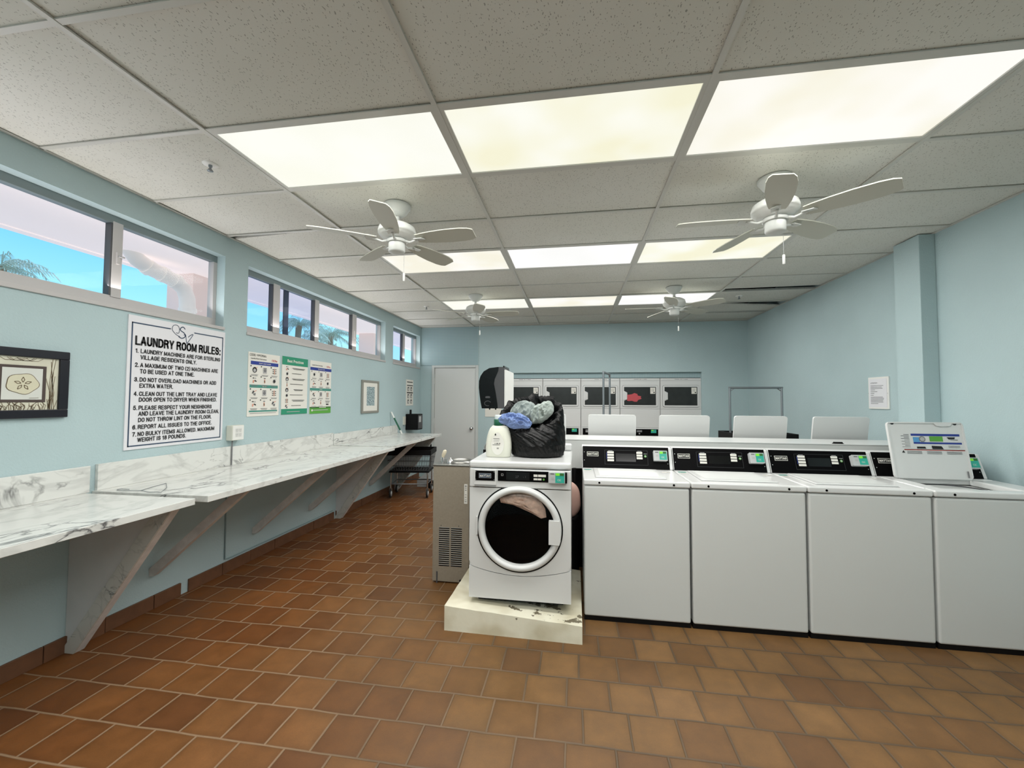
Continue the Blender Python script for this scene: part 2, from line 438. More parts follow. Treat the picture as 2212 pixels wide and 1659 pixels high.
_tc = {}
def text_mesh(body, bold=0):
    if (body, bold) in _tc: return _tc[(body, bold)]
    cu = bpy.data.curves.new('t', 'FONT'); cu.body = body; cu.size = 1; cu.offset = bold; cu.space_character = 1+bold*3; cu.resolution_u = 3
    o = bpy.data.objects.new('t', cu); COL.objects.link(o)
    dg = bpy.context.evaluated_depsgraph_get(); me = bpy.data.meshes.new_from_object(o.evaluated_get(dg))
    vs = [(v.co.x, v.co.y) for v in me.vertices]; fs = [tuple(p.vertices) for p in me.polygons]
    bpy.data.objects.remove(o); bpy.data.curves.remove(cu); bpy.data.meshes.remove(me)
    x0 = min((v[0] for v in vs), default=0); x1 = max((v[0] for v in vs), default=1)
    _tc[(body, bold)] = (vs, fs, x0, x1); return _tc[(body, bold)]
CAP = .729

class Face:
    """flat drawing surface: u to the right, v up, on an MB"""
    def __init__(s, mb, O, U, V, N, lift=.0012):
        s.mb = mb; s.O = Vector(O); s.U = Vector(U).normalized(); s.V = Vector(V).normalized(); s.N = Vector(N).normalized(); s.l = lift
    def p(s, u, v, k=1): return s.O + s.U*u + s.V*v + s.N*s.l*k
    def rect(s, u0, u1, v0, v1, m, k=1):
        s.mb.poly([s.p(u0, v0, k), s.p(u1, v0, k), s.p(u1, v1, k), s.p(u0, v1, k)], m)
    def pl(s, pts, m, k=1): s.mb.poly([s.p(a, b, k) for a, b in pts], m)
    def disc(s, u, v, r, m, k=1, n=20, ry=None):
        s.mb.poly([s.p(u+r*cos(2*pi*i/n), v+(ry or r)*sin(2*pi*i/n), k) for i in range(n)], m)
    def frame(s, u0, u1, v0, v1, w, m, k=1):
        s.rect(u0, u1, v0, v0+w, m, k); s.rect(u0, u1, v1-w, v1, m, k); s.rect(u0, u0+w, v0+w, v1-w, m, k); s.rect(u1-w, u1, v0+w, v1-w, m, k)
    def line(s, pts, w, m, k=1):
        for (a, b), (c, d) in zip(pts, pts[1:]):
            L = math.hypot(c-a, d-b) or 1e-6; nx, ny = -(d-b)/L*w/2, (c-a)/L*w/2
            s.mb.poly([s.p(a+nx, b+ny, k), s.p(a-nx, b-ny, k), s.p(c-nx, d-ny, k), s.p(c+nx, d+ny, k)], m)
    def text(s, body, u, v, cap, m, width=None, sx=None, bold=0, k=2, align='l'):
        vs, fs, x0, x1 = text_mesh(body, bold)
        sy = cap/CAP; w = (x1-x0)
        if width: sxx = width/w
        else: sxx = sy*(sx or 1)
        if align == 'c': u = u - w*sxx/2
        s.mb.add([s.p(u+(a-x0)*sxx, v+b*sy, k) for a, b in vs], fs, m)
        return w*sxx

GL = {
'A': (.62, [[(0,0),(.31,1),(.62,0)],[(.1,.3),(.52,.3)]]), 'B': (.58, [[(.3,.53),(.48,.6),(.54,.76),(.5,.92),(.3,1),(0,1),(0,0),(.3,0),(.52,.09),(.58,.27),(.52,.44),(.3,.53),(0,.53)]]),
'C': (.58, [[(.57,.72),(.5,.92),(.3,1),(.1,.92),(0,.7),(0,.3),(.1,.08),(.3,0),(.5,.08),(.57,.28)]]), 'D': (.58, [[(0,0),(0,1),(.28,1),(.5,.9),(.58,.68),(.58,.32),(.5,.1),(.28,0),(0,0)]]),
'E': (.48, [[(.5,1),(0,1),(0,0),(.5,0)],[(0,.52),(.45,.52)]]), 'F': (.46, [[(.48,1),(0,1),(0,0)],[(0,.5),(.42,.5)]]),
'G': (.6, [[(.57,.74),(.5,.92),(.3,1),(.1,.92),(0,.7),(0,.3),(.1,.08),(.3,0),(.48,.06),(.58,.2),(.58,.46),(.32,.46)]]), 'H': (.56, [[(0,0),(0,1)],[(.56,0),(.56,1)],[(0,.52),(.56,.52)]]),
'I': (.02, [[(.01,0),(.01,1)]]), 'J': (.42, [[(.42,1),(.42,.25),(.34,.06),(.2,0),(.06,.06),(0,.25)]]), 'K': (.58, [[(0,0),(0,1)],[(.54,1),(.02,.4)],[(.2,.6),(.6,0)]]), 'L': (.46, [[(0,1),(0,0),(.48,0)]]),
'M': (.72, [[(0,0),(0,1),(.36,.08),(.72,1),(.72,0)]]), 'N': (.56, [[(0,0),(0,1),(.56,0),(.56,1)]]), 'O': (.6, [[(.3,1),(.1,.92),(0,.7),(0,.3),(.1,.08),(.3,0),(.5,.08),(.6,.3),(.6,.7),(.5,.92),(.3,1)]]),
'P': (.54, [[(0,0),(0,1),(.3,1),(.48,.94),(.56,.76),(.56,.68),(.48,.5),(.3,.44),(0,.44)]]), 'R': (.56, [[(0,0),(0,1),(.3,1),(.48,.94),(.55,.78),(.48,.58),(.3,.52),(0,.52)],[(.3,.52),(.46,.42),(.52,.2),(.57,0)]]),
'S': (.56, [[(.54,.74),(.46,.94),(.28,1),(.09,.93),(.02,.76),(.1,.6),(.28,.53),(.48,.44),(.56,.26),(.48,.07),(.28,0),(.08,.07),(0,.28)]]), 'T': (.52, [[(0,1),(.54,1)],[(.27,0),(.27,1)]]),
'U': (.56, [[(0,1),(0,.28),(.08,.07),(.28,0),(.48,.07),(.56,.28),(.56,1)]]), 'V': (.58, [[(0,1),(.29,0),(.58,1)]]), 'W': (.84, [[(0,1),(.2,0),(.42,.95),(.64,0),(.84,1)]]), 'X': (.58, [[(0,0),(.58,1)],[(0,1),(.58,0)]]),
'Y': (.58, [[(0,1),(.29,.45),(.58,1)],[(.29,.45),(.29,0)]]), 'Z': (.52, [[(0,1),(.52,1),(0,0),(.52,0)]]), '1': (.3, [[(.02,.76),(.26,.98),(.26,0)]]),
'2': (.52, [[(.02,.72),(.08,.92),(.26,1),(.46,.92),(.5,.72),(.4,.5),(.02,0),(.54,0)]]), '3': (.52, [[(.02,.78),(.1,.94),(.26,1),(.44,.93),(.48,.75),(.38,.56),(.2,.53)],[(.2,.53),(.42,.48),(.52,.28),(.44,.07),(.26,0),(.08,.07),(0,.26)]]),
'4': (.52, [[(.4,0),(.4,1),(0,.3),(.54,.3)]]), '5': (.52, [[(.48,1),(.08,1),(.03,.52),(.14,.62),(.3,.64),(.46,.55),(.52,.32),(.44,.08),(.26,0),(.08,.06),(0,.24)]]),
'6': (.52, [[(.48,.8),(.42,.95),(.28,1),(.1,.9),(.01,.6),(.01,.3),(.1,.06),(.27,0),(.45,.08),(.52,.32),(.45,.54),(.28,.61),(.1,.53),(.01,.36)]]), '7': (.5, [[(0,1),(.52,1),(.28,.5),(.18,0)]]),
'8': (.52, [[(.26,.55),(.08,.64),(.03,.78),(.1,.94),(.26,1),(.42,.94),(.49,.78),(.44,.64),(.26,.55),(.06,.45),(0,.27),(.08,.07),(.26,0),(.44,.07),(.52,.27),(.46,.45),(.26,.55)]]),
'.': (.03, [[(.015,0),(.015,.02)]]), ',': (.05, [[(.03,.03),(.0,-.14)]]), ':': (.03, [[(.015,.0),(.015,.02)],[(.015,.6),(.015,.62)]]), '(': (.18, [[(.2,1.08),(.06,.85),(0,.5),(.06,.15),(.2,-.08)]]), ')': (.18, [[(0,1.08),(.14,.85),(.2,.5),(.14,.15),(0,-.08)]]), '-': (.3, [[(0,.4),(.3,.4)]])}
def sign_text(F, body, u, v, cap, m, width=None, t=.15, sx=1, k=2, sp=.30, align='l'):
    x = 0; segs = []
    for ch in body:
        if ch == ' ': x += .36; continue
        w, pl = GL[ch]
        for p in pl: segs.append([(x+a, b) for a, b in p])
        x += w+sp
    tot = x-sp+t
    S = (width/tot if width else cap*sx)
    if align == 'c': u -= tot*S/2
    h = cap*(1-t); tt = cap*t
    for p in segs:
        q = [(u+(a+t/2)*S, v+tt/2+b*h) for a, b in p]
        for (a, b), (c, d) in zip(q, q[1:]):
            L = math.hypot(c-a, d-b) or 1e-6; nx, ny = -(d-b)/L*tt/2, (c-a)/L*tt/2
            ex, ey = (c-a)/L*tt*.5, (d-b)/L*tt*.5
            if len(p) == 2 or (a, b) == q[0]: a -= ex*.98; b -= ey*.98
            if len(p) == 2 or (c, d) == q[-1]: c += ex*.98; d += ey*.98
            F.mb.poly([F.p(a+nx, b+ny, k), F.p(a-nx, b-ny, k), F.p(c-nx, d-ny, k), F.p(c+nx, d+ny, k)], m)
        for a, b in q[1:-1]: F.disc(a, b, tt/2, m, k, 10)
    return S/cap
# ================================================================== ROOM
XL, XR, YB, YF, ZC = -2.893, 2.885, 7.46, -2.0, 2.814
def poly_holes_wall(mb, fixed, u0, u1, z0, z1, holes, th, m, axis):
    """wall slab as boxes around rectangular holes; axis 'x': plane at x=fixed growing to fixed+th, u is Y"""
    us = sorted({u0, u1, *[h[0] for h in holes], *[h[1] for h in holes]})
    for a, b in zip(us, us[1:]):
        hs = sorted([(h[2], h[3]) for h in holes if h[0] <= a+1e-6 and h[1] >= b-1e-6])
        z = z0
        for c, d in hs + [(z1, z1)]:
            if c > z+1e-6:
                if axis == 'x': mb.box(min(fixed, fixed+th), max(fixed, fixed+th), a, b, z, c, m)
                else: mb.box(a, b, min(fixed, fixed+th), max(fixed, fixed+th), z, c, m)
            z = d

o = MB().box(XL-.2, XR+.2, YF-.2, YB+1.2, -.1, 0, 'quarry_tile').build('floor'); struct(o, 'brown quarry tile floor laid in staggered rows', 'floor')

WZ0, WZ1 = 2.045, 2.645
WINS = [(.55, 3.008), (3.255, 5.965), (6.24, 7.40)]
w = MB(); poly_holes_wall(w, XL, YF, YB+.2, 0, 3.1, [(a, b, WZ0, WZ1) for a, b in WINS], -.16, 'wall_blue', 'x')
struct(w.build('wall_left'), 'pale blue wall with the high windows above the counters', 'wall')
DX0, DX1, DZ = -2.62, -1.82, 2.05
w = MB(); poly_holes_wall(w, YB, XL-.2, XR+.2, 0, 3.1, [(DX0-.03, DX1+.03, 0, DZ+.02), (-1.27, 2.145, 0, 1.945)], .1, 'wall_blue', 'y')
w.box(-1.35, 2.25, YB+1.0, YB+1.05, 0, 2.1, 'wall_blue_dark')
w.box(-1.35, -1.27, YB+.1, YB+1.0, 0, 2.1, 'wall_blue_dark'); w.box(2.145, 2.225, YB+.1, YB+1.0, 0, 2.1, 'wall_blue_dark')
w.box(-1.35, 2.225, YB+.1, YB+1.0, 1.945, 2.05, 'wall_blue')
struct(w.build('wall_back'), 'pale blue wall at the far end with the dryer recess', 'wall')
w = MB().box(XR, XR+.15, YF, YB+.2, 0, 3.1, 'wall_blue'); struct(w.build('wall_right'), 'long pale blue wall beside the washers', 'wall')
w = MB().box(XL-.2, XR+.2, YF-.15, YF, 0, 3.1, 'wall_blue'); struct(w.build('wall_front'), 'pale blue wall behind the viewer', 'wall')
w = MB().box(2.768, XR, 3.77, 4.04, 0, ZC, 'wall_blue'); struct(w.build('trim_1', bevel=.004), 'square pale blue pilaster on the right wall', 'pilaster')
# perforated panel area above the door
w = MB().box(XL, -1.78, YB-.006, YB, 2.10, ZC, 'perforated_panel').box(XL, -1.77, YB-.012, YB, 2.092, 2.104, 'wall_blue_dark')
w.box(-1.783, -1.772, YB-.012, YB, 2.10, ZC, 'wall_blue')
struct(w.build('trim_2'), 'finely gridded blue panel above the back door', 'panel')
# perforated strip over the dryers
w = MB().box(-1.27, 2.145, YB+.06, YB+.075, 1.85, 1.945, 'perforated_panel'); struct(w.build('trim_3'), 'gridded blue strip over the dryers', 'panel')

# baseboard
bb = MB(); segs = []
y = YF
while y < 7.4:
    y1 = min(y+.30, 7.4)
    for (a, b) in ((y, y1),):
        if a < 2.70 < b: segs += [(a, 2.695)]; y1 = 2.76
        elif a < 4.66 < b: segs += [(a, 4.655)]; y1 = 4.70
        else: segs.append((a, b-.004))
    y = y1
for i, (a, b) in enumerate(segs): bb.box(XL, XL+.014+.002*(i % 2), a, b, 0, .092-.00*i, 'base_tile')
struct(bb.build('baseboard_left', bevel=.003), 'brown tile baseboard along the left wall', 'baseboard')
struct(MB().box(XR-.014, XR, YF, 7.4, 0, .09, 'base_tile').build('baseboard_right', bevel=.003), 'brown tile baseboard along the right wall', 'baseboard')

# ------------------------------------------------------------------ ceiling
P = .6096
xs = [XL, -1.859, -.640, .579, 1.798, XR]
ys = [1.785 + P*k for k in range(-7, 10)]; ys = [v for v in ys if YF < v < YB]; ys = [YF] + ys + [YB]
LIGHT_ROWS = [1.785, 1.785+3*P, 1.785+6*P]
slots = {(4, 5): (0, 0, -.10, -.12), (4, 7): (.03, .30, 0, 0), (4, 8): (.12, .14, 0, 0), (0, 2): (.08, 0, 0, 0), (0, 5): (.02, 0, 0, 0), (3, 2): (0, 0, 0, 0)}
ct = MB(); grid_bars = MB()
for i in range(5):
    for j in range(len(ys)-1):
        k = round((ys[j]-1.785)/P)
        if 1 <= i <= 3 and any(abs(ys[j]-r) < .01 for r in LIGHT_ROWS): continue
        nl, nr, fl, fr = slots.get((i, k), (0, 0, 0, 0))
        z = ZC + .006 + random.uniform(0, .004); dz = random.uniform(-.002, .004)
        a = [(xs[i], ys[j]+nl, z+dz), (xs[i+1], ys[j]+nr, z), (xs[i+1], ys[j+1]+fr, z+dz), (xs[i], ys[j+1]+fl, z)]
        ct.prism([Vector(p) for p in a], (0, 0, .015), 'acoustic_tile')
ct.box(XL-.2, XR+.2, YF-.15, YB+.2, 3.1, 3.15, 'dark_void')  # black slab put in for the dark plenum above the tiles
struct(ct.build('ceiling'), 'suspended ceiling of pitted grey-white acoustic tiles', 'ceiling')
gb = MB()
for x in xs[1:-1]: gb.box(x-.012, x+.012, YF, YB, ZC-.003, ZC+.005, 'grid_metal')
for yv in ys[1:-1]:
    for a, b in zip(xs, xs[1:]): gb.box(a+.012, b-.012, yv-.012, yv+.012, ZC-.001, ZC+.005, 'grid_metal')
gb.box(XL, XL+.02, YF, YB, ZC-.001, ZC+.005, 'grid_metal'); gb.box(XR-.02, XR, YF, YB, ZC-.001, ZC+.005, 'grid_metal')
gb.box(XL+.02, XR-.02, YB-.02, YB, ZC-.001, ZC+.005, 'grid_metal')
struct(gb.build('trim_4'), 'white metal grid holding the ceiling tiles', 'ceiling grid')

pm = [['a', 'b', 'c'], ['c', 'd', 'b'], ['a', 'c', 'd']]
names = [['nearest row, by the window wall', 'nearest row, middle, yellowed', 'nearest row, by the right wall'],
         ['second row, above the first small fan blade, by the windows', 'second row, middle, whitest', 'second row, behind the right fan'],
         ['far row, by the windows', 'far row, middle', 'far row, towards the right wall']]
for r, yr in enumerate(LIGHT_ROWS):
    for c in range(3):
        x0, x1 = xs[c+1]+.012, xs[c+2]-.012; y0, y1 = yr+.012, yr+P-.012
        t = thing('ceiling_light', 'flat fluorescent ceiling panel, ' + names[r][c], 'light', ((x0+x1)/2, (y0+y1)/2, ZC), 'recessed ceiling light panels')
        f = MB()
        f.box(x0, x1, y0, y0+.02, ZC-.001, ZC+.03, 'grid_metal').box(x0, x1, y1-.02, y1, ZC-.001, ZC+.03, 'grid_metal')
        f.box(x0, x0+.02, y0+.02, y1-.02, ZC-.001, ZC+.03, 'grid_metal').box(x1-.02, x1, y0+.02, y1-.02, ZC-.001, ZC+.03, 'grid_metal')
        f.box(x0, x1, y0, y1, ZC+.03, ZC+.1, 'grid_metal'); f.build('frame', t)
        MB().box(x0+.02, x1-.02, y0+.02, y1-.02, ZC+.006, ZC+.012, 'light_panel_'+pm[r][c]).build('diffuser', t)

def area(name, loc, rot, sx, sy, power, rgb):
    l = bpy.data.lights.new(name, 'AREA'); l.shape = 'RECTANGLE'; l.size = sx; l.size_y = sy; l.energy = power; l.color = rgb
    o = bpy.data.objects.new(name, l); COL.objects.link(o); o.location = loc; o.rotation_euler = rot
    return o
for r, yr in enumerate(LIGHT_ROWS + [1.785-3*P, 1.785-6*P]):
    for c in range(3):
        area('panel_lamp', ((xs[c+1]+xs[c+2])/2, yr+P/2, ZC-.004), (0, 0, 0), 1.15, .54, 17.5, (1, .99, .955))

# ------------------------------------------------------------------ windows
def window(n, y0, y1, mullions, label):
    t = thing('window_%d' % n, label, 'window', (XL-.1, (y0+y1)/2, WZ0)); t['kind'] = 'structure'
    xa, xb = XL-.125, XL-.075      # frame depth
    f = MB(); zb, zt = WZ0+.075, WZ1-.052
    f.box(xa, xb, y0, y1, WZ0, zb, 'window_white').box(xa, xb, y0, y1, zt, WZ1, 'window_rail')
    f.box(xa, xb, y0, y0+.03, zb, zt, 'window_white').box(xa, xb, y1-.035, y1, zb, zt, 'window_white')
    f.build('window_frame', t, bevel=.002)
    MB().box(XL-.075, XL+.012, y0-.005, y1+.005, WZ0-.022, WZ0+.004, 'window_white').build('window_sill', t, bevel=.003)
    edges = [y0+.03]
    for a, b, dark in mullions:
        s = MB(); s.box(xa+.01, xb+.006, a, b, zb-.01, zt+.012, 'window_white')
        s.box(xa+.006, xb+.003, a-.011, a, zb, zt, 'dark_grey' if dark else 'aluminium'); s.build('mullion', t, bevel=.002)
        edges += [a, b]
    edges += [y1-.035]
    return t, edges, xa, zb, zt
t, e, xa, zb, zt = window(1, .55, 3.008, [(1.15, 1.22, 0), (2.215, 2.275, 1)], 'high window strip nearest the viewer with a downpipe outside')
for i in range(0, len(e), 2):
    MB().box(xa+.02, xa+.024, e[i], e[i+1], zb, zt, 'window_glass').build('pane', t)
lt = MB().box(XL-.072, XL-.058, 2.235, 2.255, 2.33, 2.41, 'window_white').box(XL-.062, XL-.045, 2.24, 2.275, 2.375, 2.385, 'aluminium'); lt.build('latch', t, bevel=.002)
t, e, xa, zb, zt = window(2, 3.255, 5.965, [(3.66, 3.75, 1), (4.325, 4.40, 1), (5.135, 5.235, 1)], 'long high window strip in the middle with four panes')
for i in range(0, len(e), 2):
    MB().box(xa+.02, xa+.024, e[i], e[i+1], zb, zt, 'window_glass_blue' if i < 4 else 'window_glass').build('pane', t)
MB().box(xa+.0, xa+.016, 3.865, 3.93, zb, zt, 'dark_grey').build('sash_bar', t)  # dark bar put in for the sash's reflection in the glass
MB().box(XL-.07, XL-.055, 5.17, 5.19, 2.28, 2.38, 'window_white').build('latch', t, bevel=.002)
t, e, xa, zb, zt = window(3, 6.24, 7.40, [(6.78, 6.86, 1)], 'short high window in the far corner')
for i in range(0, len(e), 2):
    MB().box(xa+.02, xa+.024, e[i], e[i+1], zb, zt, 'window_glass_blue' if i < 1 else 'window_glass').build('pane', t)

# ------------------------------------------------------------------ door
t = thing('door_1', 'closed plain white door in the back wall', 'door', ((DX0+DX1)/2, YB, 0)); t['kind'] = 'structure'
f = MB(); f.box(DX0-.05, DX0, YB-.02, YB+.1, 0, DZ+.045, 'trim_white').box(DX1, DX1+.05, YB-.02, YB+.1, 0, DZ+.045, 'trim_white').box(DX0, DX1, YB-.02, YB+.1, DZ, DZ+.045, 'trim_white')
f.build('door_frame', t, bevel=.003)
MB().box(DX0+.004, DX1-.004, YB+.004, YB+.045, .008, DZ-.004, 'door_paint').build('door_leaf', t, bevel=.002)
MB().box(DX0+.004, DX1-.004, YB+.05, YB+.1, 0, DZ, 'dark_void').build('door_stop', t)  # black sheet behind the leaf, stands in for the dark beyond its gaps
MB().lathe([(.03, .002), (.03, -.006), (.012, -.012), (.012, -.03), (.026, -.038), (.03, -.055), (.022, -.068), (0, -.07)], (-1.895, YB+.004, .92), 'chrome', 20, 'y').build('knob', t)
for z in (1.8, 1.05, .3): MB().tube([(DX0+.002, YB-.004, z-.05), (DX0+.002, YB-.004, z+.05)], .007, 'trim_white').build('hinge', t)

# ------------------------------------------------------------------ outside
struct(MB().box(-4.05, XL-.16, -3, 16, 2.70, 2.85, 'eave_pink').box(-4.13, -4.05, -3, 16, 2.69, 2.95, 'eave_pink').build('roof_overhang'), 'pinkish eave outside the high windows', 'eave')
struct(MB().box(-60, XL-.17, -20, 60, -.3, -.05, 'outdoor_ground').build('ground_outside'), 'pale paving outside the windows', 'ground')
for i, (a, b, lb) in enumerate(((3.53, 4.08, 'beside the downpipe'), (7.25, 8.0, 'seen through the middle window'), (12.0, 12.8, 'furthest along the eave'))):
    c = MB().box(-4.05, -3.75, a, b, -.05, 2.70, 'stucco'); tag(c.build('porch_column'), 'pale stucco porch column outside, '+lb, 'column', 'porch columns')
dp = thing('downspout', 'thick pale gooseneck downpipe outside the nearest window', 'downspout', (-3.72, 3.4, 0))
pts = [(-3.75, 2.93, 2.80), (-3.75, 2.94, 2.72), (-3.74, 2.99, 2.655), (-3.73, 3.08, 2.61), (-3.72, 3.2, 2.585), (-3.71, 3.31, 2.555), (-3.70, 3.39, 2.50), (-3.695, 3.42, 2.42), (-3.69, 3.425, 2.3), (-3.69, 3.425, -.05)]
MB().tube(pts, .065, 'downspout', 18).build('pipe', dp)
for i in (3, 4, 5, 8):
    p = Vector(pts[i]); q = Vector(pts[i-1]); d = (p-q).normalized()*.02; MB().tube([p-d, p+d], .072, 'downspout', 18).build('collar', dp)

def palm(x, y, ztop, label, n=26, L=1.5, seed=1):
    random.seed(seed)
    t = thing('palm_tree', label, 'tree', (x, y, -.05), 'palm trees beyond the eave')
    MB().tube([(x+.1*sin(k), y, -.05+k*(ztop+.05)/6) for k in range(7)], [.2, .17, .16, .15, .14, .14, .16], 'palm_bark', 10).build('trunk', t)
    f = MB()
    for i in range(n):
        az = random.uniform(0, 2*pi); el = random.uniform(-.1, 1.2); d = Vector((cos(az), sin(az), 0)); side = Vector((-sin(az), cos(az), 0))
        pts = []
        for k in range(9):
            u = k/8; pts.append(Vector((x, y, ztop)) + d*L*u*cos(el*(1-u*.5)) + Vector((0, 0, L*(u*sin(el)-1.0*u*u*(.6+.3*random.random())))))
        for k in range(1, 9):
            for sgn in (-1, 1):
                for q in range(2):
                    b = pts[k-1].lerp(pts[k], q*.5); tip = b + side*sgn*.28*L*(1.1-k/9) + Vector((0, 0, -.16*L)) + d*.12*L
                    f.add([b, b+d*.05, tip], [(0, 1, 2)], 'palm_leaf')
        f.tube(pts, .012, 'palm_leaf', 4, False)
    f.build('crown', t)
palm(-14.6, 20, 5.5, 'palm tree outside, left of the two in the middle window', seed=3)
palm(-15.9, 25, 5.75, 'lower palm tree outside, right of the two in the middle window', L=1.85, seed=5)
palm(-20.9, 12, 6.3, 'distant palm tree top outside the nearest window', seed=8)
def bush(x, y, z, r, label):
    t = MB(); random.seed(11)
    for i in range(420):
        a = random.uniform(0, 2*pi); b = random.uniform(-.4, 1.5); rr = r*random.uniform(.7, 1)
        c = Vector((x+rr*cos(a)*cos(b), y+rr*sin(a)*cos(b), z+rr*sin(b))); n = Vector((random.uniform(-1, 1), random.uniform(-1, 1), random.uniform(-1, 1))).normalized(); u = n.orthogonal()*.14; v = n.cross(u)
        t.add([c-u-v*.5, c+u-v*.5, c+u*.4+v, c-u*.5+v*.8], [(0, 1, 2, 3)], 'palm_leaf')
    t.tube([(x, y, -.05), (x, y, z)], .12, 'palm_bark')
    tag(t.build('leafy_tree'), label, 'tree')
bush(-21.4, 31.5, 5.2, 2.0, 'round leafy tree outside between the two palms')

# ================================================================== LEFT WALL THINGS
def countertop(name_label, y0, y1, xf, zt, th, splash, panels, braces, group):
    t = thing('countertop', name_label, 'counter', (XL, (y0+y1)/2, 0), group)
    MB().box(XL+.001, xf, y0, y1, zt-th, zt, 'marble_laminate').build('worktop', t, bevel=.002)
    for a, b, zz in splash:
        MB().box(XL+.001, XL+.022, a, b, zt+.0005, zz, 'marble_laminate').build('backsplash', t, bevel=.0015)
    for yp in panels:
        s = MB(); xt = xf-.07; xb = XL+.075
        s.prism([(XL+.002, yp-.016, .002), (xb-.03, yp-.016, .002), (xt-.07, yp-.016, zt-th-.002), (XL+.002, yp-.016, zt-th-.002)], (0, .034, 0), 'panel_laminate')
        s.build('support_panel', t)
        s = MB()
        s.prism([(xb-.09, yp-.026, .002), (xb, yp-.026, .002), (xt, yp-.026, zt-th-.002), (xt-.10, yp-.026, zt-th-.002)], (0, .01, 0), 'marble_strip')
        s.prism([(xb-.028, yp-.016, .002), (xb, yp-.016, .002), (xt, yp-.016, zt-th-.002), (xt-.04, yp-.016, zt-th-.002)], (0, .045, 0), 'brace_paint')
        s.build('support_edge', t)
    for yb in braces:
        s = MB(); x0, z0, x1, z1 = XL+.002, .235, xf-.10, zt-th-.002
        s.prism([(x0, yb-.02, z0), (x0+.032, yb-.02, z0), (x1+.05, yb-.02, z1), (x1-.03, yb-.02, z1), (x0, yb-.02, z0+.05)], (0, .04, 0), 'brace_paint')
        s.build('brace', t, bevel=.003)
    return t
countertop('marble laminate counter nearest the viewer, under the shell picture', .35, 2.058, -2.125, .89, .036, [(.35, 2.078, 1.048)], [2.018], [.9], 'wall counters')
countertop('long marble laminate counter under the rules sign and posters', 2.105, 4.592, -2.09, .893, .036, [(2.118, 3.10, 1.052), (3.106, 4.592, 1.048)], [], [2.485, 3.40, 4.195], 'wall counters')
countertop('far marble laminate counter reaching toward the back corner', 4.600, 6.43, -2.13, .902, .036, [(4.606, 6.41, 1.034)], [4.72, 6.36], [5.55], 'wall counters')

# rules sign
sg = thing('rules_sign', 'large white laundry room rules sign with blue border under the window', 'sign', (XL, 2.64, 1.57))
Y0, Y1, SZ0, SZ1 = 2.268, 3.021, 1.115, 2.005
MB().box(XL, XL+.008, Y0, Y1, SZ0, SZ1, 'sign_white').build('board', sg, bevel=.001)
fb = MB(); F = Face(fb, (XL+.008, Y0, SZ0), (0, 1, 0), (0, 0, 1), (1, 0, 0)); W, H = Y1-Y0, SZ1-SZ0
bw = .008
F.rect(.02, .02+bw, .02, H-.045, 'ink_navy'); F.rect(W-.02-bw, W-.02, .02, H-.045, 'ink_navy'); F.rect(.02, W-.02, .02, .02+bw, 'ink_navy')
F.rect(.02, .285, H-.053, H-.045, 'ink_navy'); F.rect(.47, W-.02, H-.053, H-.045, 'ink_navy')
fb.build('border', sg)
fb = MB(); F = Face(fb, (XL+.008, Y0, SZ0), (0, 1, 0), (0, 0, 1), (1, 0, 0))
def curve(pts, w, m='ink_navy'):
    out = []
    P_ = [pts[0]] + pts + [pts[-1]]
    for i in range(1, len(P_)-2):
        for q in range(6):
            u = q/6; a = [.5*((2*P_[i][k]) + (-P_[i-1][k]+P_[i+1][k])*u + (2*P_[i-1][k]-5*P_[i][k]+4*P_[i+1][k]-P_[i+2][k])*u*u + (-P_[i-1][k]+3*P_[i][k]-3*P_[i+1][k]+P_[i+2][k])*u**3) for k in (0, 1)]
            out.append(tuple(a))
    out.append(pts[-1]); F.line(out, w, m)
e0, h0 = .365, H-.06
curve([(e0-.01, h0-.035), (e0-.045, h0-.02), (e0-.07, h0+.01), (e0-.06, h0+.04), (e0-.03, h0+.045), (e0-.015, h0+.02), (e0-.02, h0-.01), (e0-.04, h0-.01)], .004)
curve([(e0+.03, h0+.025), (e0+.015, h0+.04), (e0-.005, h0+.03), (e0-.005, h0+.012), (e0+.025, h0-.005), (e0+.03, h0-.03), (e0+.005, h0-.045), (e0-.02, h0-.035)], .007)
curve([(e0+.02, h0-.02), (e0+.035, h0-.015), (e0+.045, h0-.075), (e0+.06, h0-.06), (e0+.095, h0-.005), (e0+.075, h0-.012), (e0+.055, h0-.03)], .005)
fb.build('emblem', sg)
fb = MB(); F = Face(fb, (XL+.008, Y0, SZ0), (0, 1, 0), (0, 0, 1), (1, 0, 0))
sign_text(F, 'LAUNDRY ROOM RULES:', .046, H*(1-.220), .063, 'ink_black', width=.663, t=.185, sp=.33)
rows = [('1.', 'LAUNDRY MACHINES ARE FOR STERLING', .278), ('', 'VILLAGE RESIDENTS ONLY.', .325), ('2.', 'A MAXIMUM OF TWO (2) MACHINES ARE', .384), ('', 'TO BE USED AT ONE TIME.', .431),
        ('3.', 'DO NOT OVERLOAD MACHINES OR ADD', .494), ('', 'EXTRA WATER.', .540), ('4.', 'CLEAN OUT THE LINT TRAY AND LEAVE', .601), ('', 'DOOR OPEN TO DRYER WHEN FINISHED.', .645),
        ('5.', 'PLEASE RESPECT YOUR NEIGHBORS', .707), ('', 'AND LEAVE THE LAUNDRY ROOM CLEAN,', .751), ('', 'DO NOT THROW LINT ON THE FLOOR.', .798), ('6.', 'REPORT ALL ISSUES TO THE OFFICE.', .851),
        ('7.', 'NO BULKY ITEMS ALLOWED. MAXIMUM', .904), ('', 'WEIGHT IS 18 POUNDS.', .947)]
SX = None
